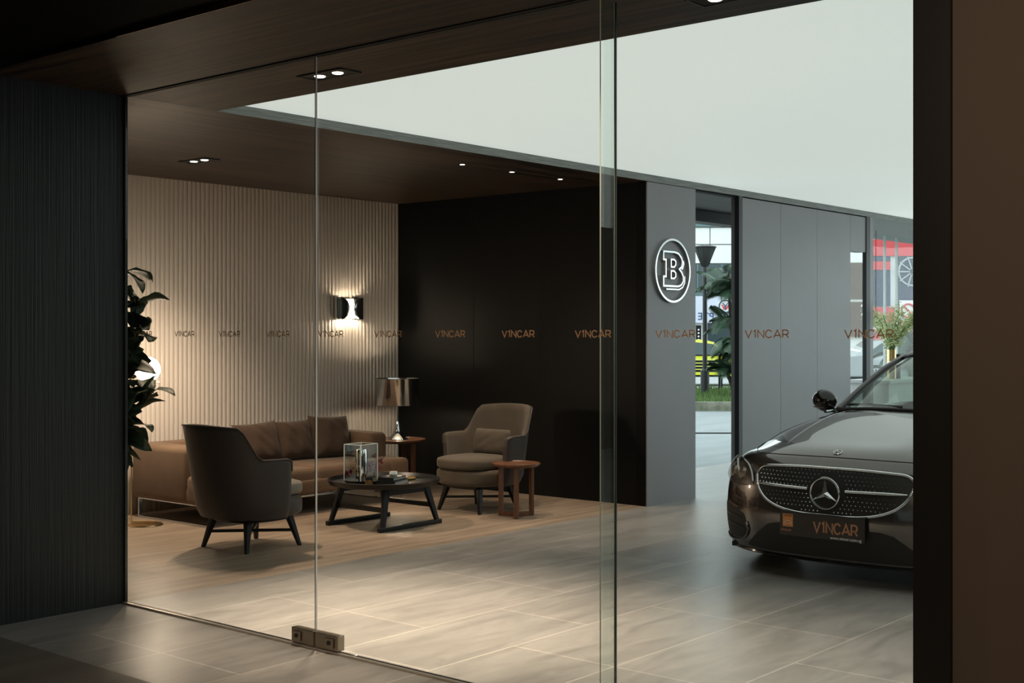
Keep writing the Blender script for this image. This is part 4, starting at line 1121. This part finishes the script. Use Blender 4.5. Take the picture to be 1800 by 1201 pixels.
for i in range(5200):
    x = rr.uniform(3.1, 5.9); y = rr.uniform(26.0, 31.3); z = .14+(y-26)*.011; h = rr.uniform(.06, .16); a = rr.uniform(0, PI)
    dx_, dy_ = math.cos(a)*.012, math.sin(a)*.012; lx, ly = rr.uniform(-.05, .05), rr.uniform(-.05, .05)
    b.faces.new([b.verts.new(q) for q in ((x-dx_, y-dy_, z-.01), (x+dx_, y+dy_, z-.01), (x+lx, y+ly, z+h))])
g = frame_obj('verge_grass', b, 'grass'); tag(g, 'green grass on the kerbed verge seen through the street gap', 'grass', kind='stuff')
b = BM(); bx(b, -6, 24, 20.0, 20.05, -.015, .002); sstruct('trim_14', b, 'black')

# far white building, a reflected view built as a real thing
bd = sthing('office_building', 'white clad office building with strip windows across the street', 'building', 50, 7.5)
b = BM(); bx(b, -4.5, 4.0, 0, 6, 0, 9); obj('wall', b, 'cladding', bd)
b = BM()
for z in (3.25, 4.30, 5.05, 5.72): bx(b, -4.5, 4.0, -.01, 0, z-.015, z+.015)
for x in [-4.5+.95*k for k in range(9)]: bx(b, x-.012, x+.012, -.01, 0, 2.9, 5.7)
obj('cladding_joints', b, 'car_inside', bd)
def window(x0, x1, z0, z1, m, n_m, parent=bd):
    b = BM(); bx(b, x0, x1, -.06, -.011, z0, z1); w_ = obj('window', b, 'cladding' if False else m, parent)
    b = BM()
    for k in range(n_m+1):
        x = x0+(x1-x0)*k/n_m; bx(b, x-.025, x+.025, -.10, -.061, z0, z1)
    bx(b, x0, x1, -.10, -.061, z0-.0, z0+.10); obj('window_bars', b, 'win_teal', w_)
window(-1.2, 2.6, 5.75, 6.9, 'win_dark', 5)
window(-1.2, 2.6, 3.05, 4.28, 'win_dark', 4)
b = BM(); bx(b, -1.2, 2.4, -.25, -.011, 1.98, 3.02); fs = obj('sign_band', b, 'sign_pale', bd)
text_mesh('RE & CO PTE LTD', .40, 'sign_blue', 'reflected_sign_lettering', fs, Matrix.Translation((.45, -.26, 2.22)) @ Matrix.Diagonal((-1, 1, 1, 1)) @ RX(PI/2), .01)  # lettering reversed, a reflected view built as real things
b = BM(); tube(b, [(.78, -.40, 2.62), (.78, -.25, 2.62)], .27, 28); em = obj('reflected_sign_roundel', b, 'white', fs)
b = BM(); tube(b, [(.78+.24*math.cos(2*PI*k/24), -.42, 2.62+.24*math.sin(2*PI*k/24)) for k in range(24)], .03, 6, closed=True); obj('roundel_ring', b, 'sign_navy', em)
b = BM()
for s in (-1, 1): bar(b, (.78+s*.03, -.42, 2.50), (.78+s*.13, -.42, 2.68), .09, .02, .05)
obj('roundel_mark', b, 'sign_red', em)
b = BM(); bar(b, (.78, -.43, 2.48), (.78, -.43, 2.62), .05, .02)
for s in (-1, 1): bar(b, (.78, -.43, 2.62), (.78+s*.10, -.43, 2.76), .04, .02)
obj('reflected_roundel_figure', b, 'sign_blue', em)
b = BM(); bx(b, .15, 2.4, -.05, -.011, .1, 1.95); obj('shop_glazing', b, 'win_dark', bd)
b = BM(); bx(b, -.32, -.12, -.16, -.10, .95, 1.88); mb = obj('menu_board', b, 'car_black', bd)
b = BM()
for k in range(6): bx(b, -.25, -.19, -.175, -.161, 1.03+k*.13, 1.09+k*.13)
obj('menu_marks', b, 'white', mb)

# lamp post
lp_ = sthing('street_lamp', 'black post-top street lamp with inverted cone head on the verge', 'street lamp', 29, 4.38, .165)
b = BM(); lathe(b, [(0, 0), (.10, 0), (.10, .55), (.055, .60), (.05, 2.9), (.0, 2.9)], 14); obj('pole', b, 'black', lp_, smooth=True, angle=40)
b = BM(); lathe(b, [(0, 2.88), (.07, 2.92), (.20, 3.22), (.24, 3.34), (.235, 3.345), (0, 3.345)], 24); obj('lantern', b, 'car_inside', lp_, smooth=True, angle=40)
b = BM()
for k in range(10):
    a = 2*PI*k/10; tube(b, [(.075*math.cos(a), .075*math.sin(a), 2.92), (.245*math.cos(a), .245*math.sin(a), 3.34)], .006, 4)
obj('lantern_ribs', b, 'black', lp_)
b = BM(); lathe(b, [(0, 3.345), (.27, 3.345), (.26, 3.37), (.10, 3.40), (0, 3.41)], 24); obj('cap', b, 'black', lp_, smooth=True, angle=40)

def frond(bm, base, az, L, lift, droop, n=16, lw=.30):
    d = Vector((math.cos(az), math.sin(az), 0)); pts = []
    for i in range(n+1):
        f = i/n; pts.append(Vector(base)+d*L*f*(1-.15*f)+Vector((0, 0, lift*L*f-droop*L*f*f)))
    tube(bm, pts, [.014*(1-.8*i/n) for i in range(n+1)], 5)
    for i in range(2, n+1):
        t_ = (pts[i]-pts[i-1]).normalized(); s_ = t_.cross(Vector((0, 0, 1))).normalized(); f = i/n
        ll = lw*math.sin(PI*(.15+.8*f))+.05
        for sd in (-1, 1):
            for q in (0, .33, .66):
                p = pts[i-1].lerp(pts[i], q); tip = p+s_*sd*ll*.8+t_*ll*.55-Vector((0, 0, ll*.35))
                u_ = t_*.012
                m_ = p.lerp(tip, .5)+Vector((0, 0, .03))
                v = [bm.verts.new(p-u_*.5), bm.verts.new(m_-u_), bm.verts.new(tip), bm.verts.new(m_+u_), bm.verts.new(p+u_*.5)]
                bm.faces.new(v)
def palm(d, x, h, nf, L, label, seed, z0=.17, group=None, spread=1.0):
    t = sthing('areca_palm', label, 'palm', d, x, z0, 0, group); rr = random.Random(seed)
    b = BM(); b2 = BM()
    for k in range(5):
        a = rr.uniform(0, 2*PI); hh_ = h*rr.uniform(.35, 1); bx_, by_ = math.cos(a)*.12, math.sin(a)*.12
        tube(b2, cat([(bx_*.5, by_*.5, 0), (bx_*1.4, by_*1.4, hh_*.5), (bx_*2, by_*2, hh_)], 4), .035, 6)
        for j in range(nf):
            frond(b, (bx_*2, by_*2, hh_*rr.uniform(.82, 1)), j*2.4+k+rr.uniform(-.3, .3), L*rr.uniform(.7, 1.1), rr.uniform(.3, 1.2), rr.uniform(.5, 1.1), 14, .26*spread)
    obj('fronds', b, 'palm', t); obj('stems', b2, 'bark', t, smooth=True)
    return t
palm(28.0, 4.98, 3.0, 7, .95, 'tall dark palm clump on the verge behind the street lamp', 5)
palm(27.4, 4.86, 1.3, 7, .66, 'low palm clump at the grass edge beside the lamp foot', 8)
# bench
bn = sthing('park_bench', 'dark slatted bench beyond the street lamp, in front of the yellow car', 'bench', 30.2, 4.55, .18)
b = BM()
for z in (.42, .44): bx(b, -.42, .42, -.20, .16, .36, .39)
obj('seat', b, 'black', bn)
b = BM()
for k in range(4): bx(b, -.42, .42, .17, .19, .46+.075*k, .515+.075*k)
obj('backrest', b, 'black', bn)
for s in (-1, 1):
    b = BM(); bx(b, s*.38-.02, s*.38+.02, -.18, -.14, 0, .36); obj('leg', b, 'black', bn)
    b = BM(); bx(b, s*.38-.02, s*.38+.02, .16, .20, 0, .74); obj('leg', b, 'black', bn)
# railing along the road
rl = sthing('road_railing', 'thin black pedestrian railing along the kerb of the road', 'railing', 32.6, 6.5)
b = BM(); bx(b, -3.2, 2.0, -.02, .02, .98, 1.02); bx(b, -3.2, 2.0, -.02, .02, .22, .25); obj('rail', b, 'black', rl)
for k in range(6):
    b = BM(); bx(b, -3.2+k-.02, -3.2+k+.02, -.02, .02, 0, 1.0); obj('post', b, 'black', rl)

def street_car(d, x, rz, label, paint, name='parked_car', L=4.4):
    t = sthing(name, label, 'car', d, x, .004, rz)
    prof = [(-.5, .30), (-.5, .62), (-.47, .74), (-.30, .86), (-.22, .90), (.40, .92), (.49, .86), (.5, .60), (.495, .30)]
    def side(y, k):
        return [Vector((p[0]*L*(1-.02*(1-k)), y, .22+(p[1]-.22)*1.0)) for p in prof]
    b = BM(); rings = [side(y, k) for y, k in ((-.88, 0), (-.86, .7), (-.80, 1), (.80, 1), (.86, .7), (.88, 0))]
    loft(b, rings); obj('body', b, paint, t, smooth=True, angle=35)
    cab = [(-.24, .90), (-.10, 1.32), (-.04, 1.40), (.20, 1.42), (.30, 1.36), (.44, .91)]
    b = BM(); loft(b, [[Vector((p[0]*L, s*(.78-.16*(p[1]-.9)/.5), p[1]-.03)) for p in cab] for s in (-1, 1)]); obj('cabin', b, paint, t, smooth=True, angle=35)
    for s in (-1, 1):
        b = BM(); q = [(-.19, .95), (-.085, 1.27), (.06, 1.33), (.06, .95)]; loft(b, [[Vector((p[0]*L, s*(.775-.16*(p[1]-.9)/.5+e), p[1]-.02)) for p in q] for e in (0, .012)]); obj('side_window', b, 'win_dark', t)
        b = BM(); q = [(.075, .95), (.075, 1.33), (.25, 1.29), (.36, .97)]; loft(b, [[Vector((p[0]*L, s*(.775-.16*(p[1]-.9)/.5+e), p[1]-.02)) for p in q] for e in (0, .012)]); obj('side_window', b, 'win_dark', t)
        b = BM(); rbox(b, (-.17*L, s*.95, .98), (.12, .16, .12), .04, 3); obj('door_mirror', b, paint, t, smooth=True)
    b = BM(); loft(b, [[Vector((-.235*L, s*.70, .92)), Vector((-.10*L, s*.60, 1.29)), Vector((-.108*L, s*.60, 1.31)), Vector((-.245*L, s*.70, .93))] for s in (-1, 1)]); obj('windscreen', b, 'win_dark', t)
    for xx in (-.31*L, .30*L):
        for s in (-1, 1):
            b = BM(); tube(b, [(xx, s*.70, .32), (xx, s*.90, .32)], .32, 28); wl_ = obj('wheel', b, 'rubber', t, smooth=True, angle=35)
            b = BM()
            for k in range(6):
                a = PI*k/6+.2; tube(b, [(xx-.21*math.cos(a), s*.905, .32-.21*math.sin(a)), (xx+.21*math.cos(a), s*.905, .32+.21*math.sin(a))], .018, 5)
            tube(b, [(xx+.21*math.cos(2*PI*k/20), s*.905, .32+.21*math.sin(2*PI*k/20)) for k in range(20)], .016, 5, closed=True); obj('wheel_rim', b, 'silver', wl_)
    return t
street_car(38.5, 5.55, PI, 'bright yellow car parked across the road behind the lamp post', 'yellow')
street_car(38, 11.9, PI, 'silver saloon on the road seen through the low opening beside the black post', 'silver')
street_car(41.3, 14.6, 0, 'white car beyond the vase of pale green sprays', 'white')

# corner shop front far right
sh = sthing('tyre_shop', 'red and navy shop front with a giant wheel picture across the street', 'building', 46, 14.4)
b = BM(); bx(b, -1.7, 6, 0, 5, 0, 8.5); obj('wall', b, 'cladding', sh)
b = BM(); bx(b, -1.6, 3.5, -.12, -.001, 4.35, 4.95); obj('red_fascia', b, 'sign_red', sh)
b = BM(); bx(b, -1.6, -.80, -.10, -.001, 2.55, 4.33); bx(b, -.50, 3.5, -.10, -.001, 2.55, 4.33); bb = obj('navy_billboard', b, 'sign_navy', sh)
b = BM()
c0 = Vector((-.02, -.13, 3.78))
tube(b, [c0+Vector((.50*math.cos(2*PI*k/32), 0, .50*math.sin(2*PI*k/32))) for k in range(32)], .04, 6, closed=True)
for k in range(10):
    a = 2*PI*k/10; tube(b, [c0+Vector((.1*math.cos(a), 0, .1*math.sin(a))), c0+Vector((.57*math.cos(a), 0, .57*math.sin(a)))], .035, 5)
obj('wheel_picture', b, 'silver', bb)
b = BM(); bx(b, -1.6, -.82, -.16, -.101, 3.85, 4.15); obj('red_flash', b, 'sign_red', bb)
b = BM(); bx(b, -1.6, 3.5, -.12, -.001, 1.9, 2.5); obj('red_band', b, 'sign_red', sh)
b = BM(); bx(b, -1.6, 3.5, -.08, -.001, .05, 1.7); obj('red_shutter', b, 'sign_red', sh)
b = BM(); bx(b, -.50, .12, -.20, -.14, 1.98, 2.75); nb = obj('notice_board', b, 'white', sh)
b = BM(); c0 = Vector((-.19, -.22, 2.38)); tube(b, [c0+Vector((.24*math.cos(2*PI*k/24), 0, .24*math.sin(2*PI*k/24))) for k in range(24)], .035, 6, closed=True); tube(b, [c0+Vector((-.17, 0, .17)), c0+Vector((.17, 0, -.17))], .03, 5); obj('prohibition_ring', b, 'sign_red', nb)
b = BM(); bx(b, -.50, .12, -.20, -.14, 1.2, 1.9); obj('orange_board', b, 'orange', sh)
# shop seen in the low opening
sp = sthing('corner_shop', 'cream and brown shop front seen through the low opening', 'building', 44, 11.95)
b = BM(); bx(b, -.75, .42, 0, 1.9, 0, 5.2); obj('wall', b, 'cladding', sp)
b = BM(); bx(b, -.35, .40, -.06, -.001, 2.75, 4.0); obj('window', b, 'shop_brown', sp)
b = BM(); bx(b, -.75, .41, -.15, -.001, 1.45, 2.65); sg_ = obj('sign_band', b, 'shop_brown', sp)
text_mesh('2', .55, 'white', 'sign_figure', sg_, Matrix.Translation((.14, -.16, 2.35)) @ RX(PI/2), .01)
palm(26.5, 8.42, 2.4, 6, .9, 'palm at the far edge of the forecourt, in front of the wheel picture', 21, -.015)

# ---- inside, by the far glazing
rc = thing('reception_counter', 'white counter beyond the car carrying two metal vases', 'counter', (15.05, 6.55, 0), 0)
b = BM(); bx(b, -.75, .75, -.28, .28, .96, 1.0); obj('worktop', b, 'white', rc, bevel=.004)
b = BM(); bx(b, -.72, .72, -.25, .25, 0, .96); obj('counter_body', b, 'white', rc)
vz = tag(obj('metal_vase', (lambda q: (lathe(q, [(0, 0), (.055, 0), (.055, .36), (.050, .36), (.050, .01), (0, .01)], 24), q)[1])(BM()), 'brass', loc=(14.86, 6.50, 1.0), smooth=True, angle=40), 'gold cylinder vase holding pale green sprays on the counter', 'vase')
vz2 = tag(obj('metal_vase', (lambda q: (lathe(q, [(0, 0), (.05, 0), (.05, .30), (.045, .30), (.045, .01), (0, .01)], 24), q)[1])(BM()), 'black', loc=(15.05, 6.52, 1.0), smooth=True, angle=40), 'shorter dark cylinder vase beside the gold vase on the counter', 'vase')
sp_ = thing('flowering_sprays', 'tall arching sprays of pale green blossom standing in the gold vase', 'flowers', (14.86, 6.50, 1.012))
b = BM(); b2 = BM(); rr = random.Random(9)
for k in range(13):
    a = k*2.4; tip = Vector((math.cos(a)*rr.uniform(.12, .5), math.sin(a)*rr.uniform(.12, .5), rr.uniform(.62, .95)))
    if k < 3: tip = Vector((CR.x*(.55-.12*k), CR.y*(.55-.12*k), .92-.05*k))
    path = cat([(math.cos(a)*.02, math.sin(a)*.02, .02), (math.cos(a)*.03, math.sin(a)*.03, .36), (tip.x*.5, tip.y*.5, .36+(tip.z-.36)*.6), tuple(tip)], 7)
    tube(b2, path, .004, 5)
    for p in path[8:]:
        for j in range(13):
            o_ = Vector((rr.gauss(0, .028), rr.gauss(0, .028), rr.gauss(0, .028))); d = Vector((rr.uniform(-1, 1), rr.uniform(-1, 1), rr.uniform(-.3, 1))).normalized(); s_ = d.orthogonal().normalized()*.011
            c_ = p+o_; b.faces.new([b.verts.new(q) for q in (c_, c_+d*.02+s_, c_+d*.042, c_+d*.02-s_)])
obj('blossom', b, 'bloom', sp_); obj('stems', b2, 'grass', sp_)
pn = thing('pendant_lamp', 'small black cone pendant hanging on a thin cord beyond the panelled wall', 'lamp', (16.10, 7.26, 0))
b = BM(); lathe(b, [(.0, 1.80), (.012, 1.80), (.075, 1.665), (.072, 1.665), (.010, 1.79), (0, 1.79)], 24); obj('cone_shade', b, 'black', pn, smooth=True, angle=40)
b = BM(); tube(b, [(0, 0, 1.80), (0, 0, H)], .004, 6); obj('cord', b, 'black', pn)
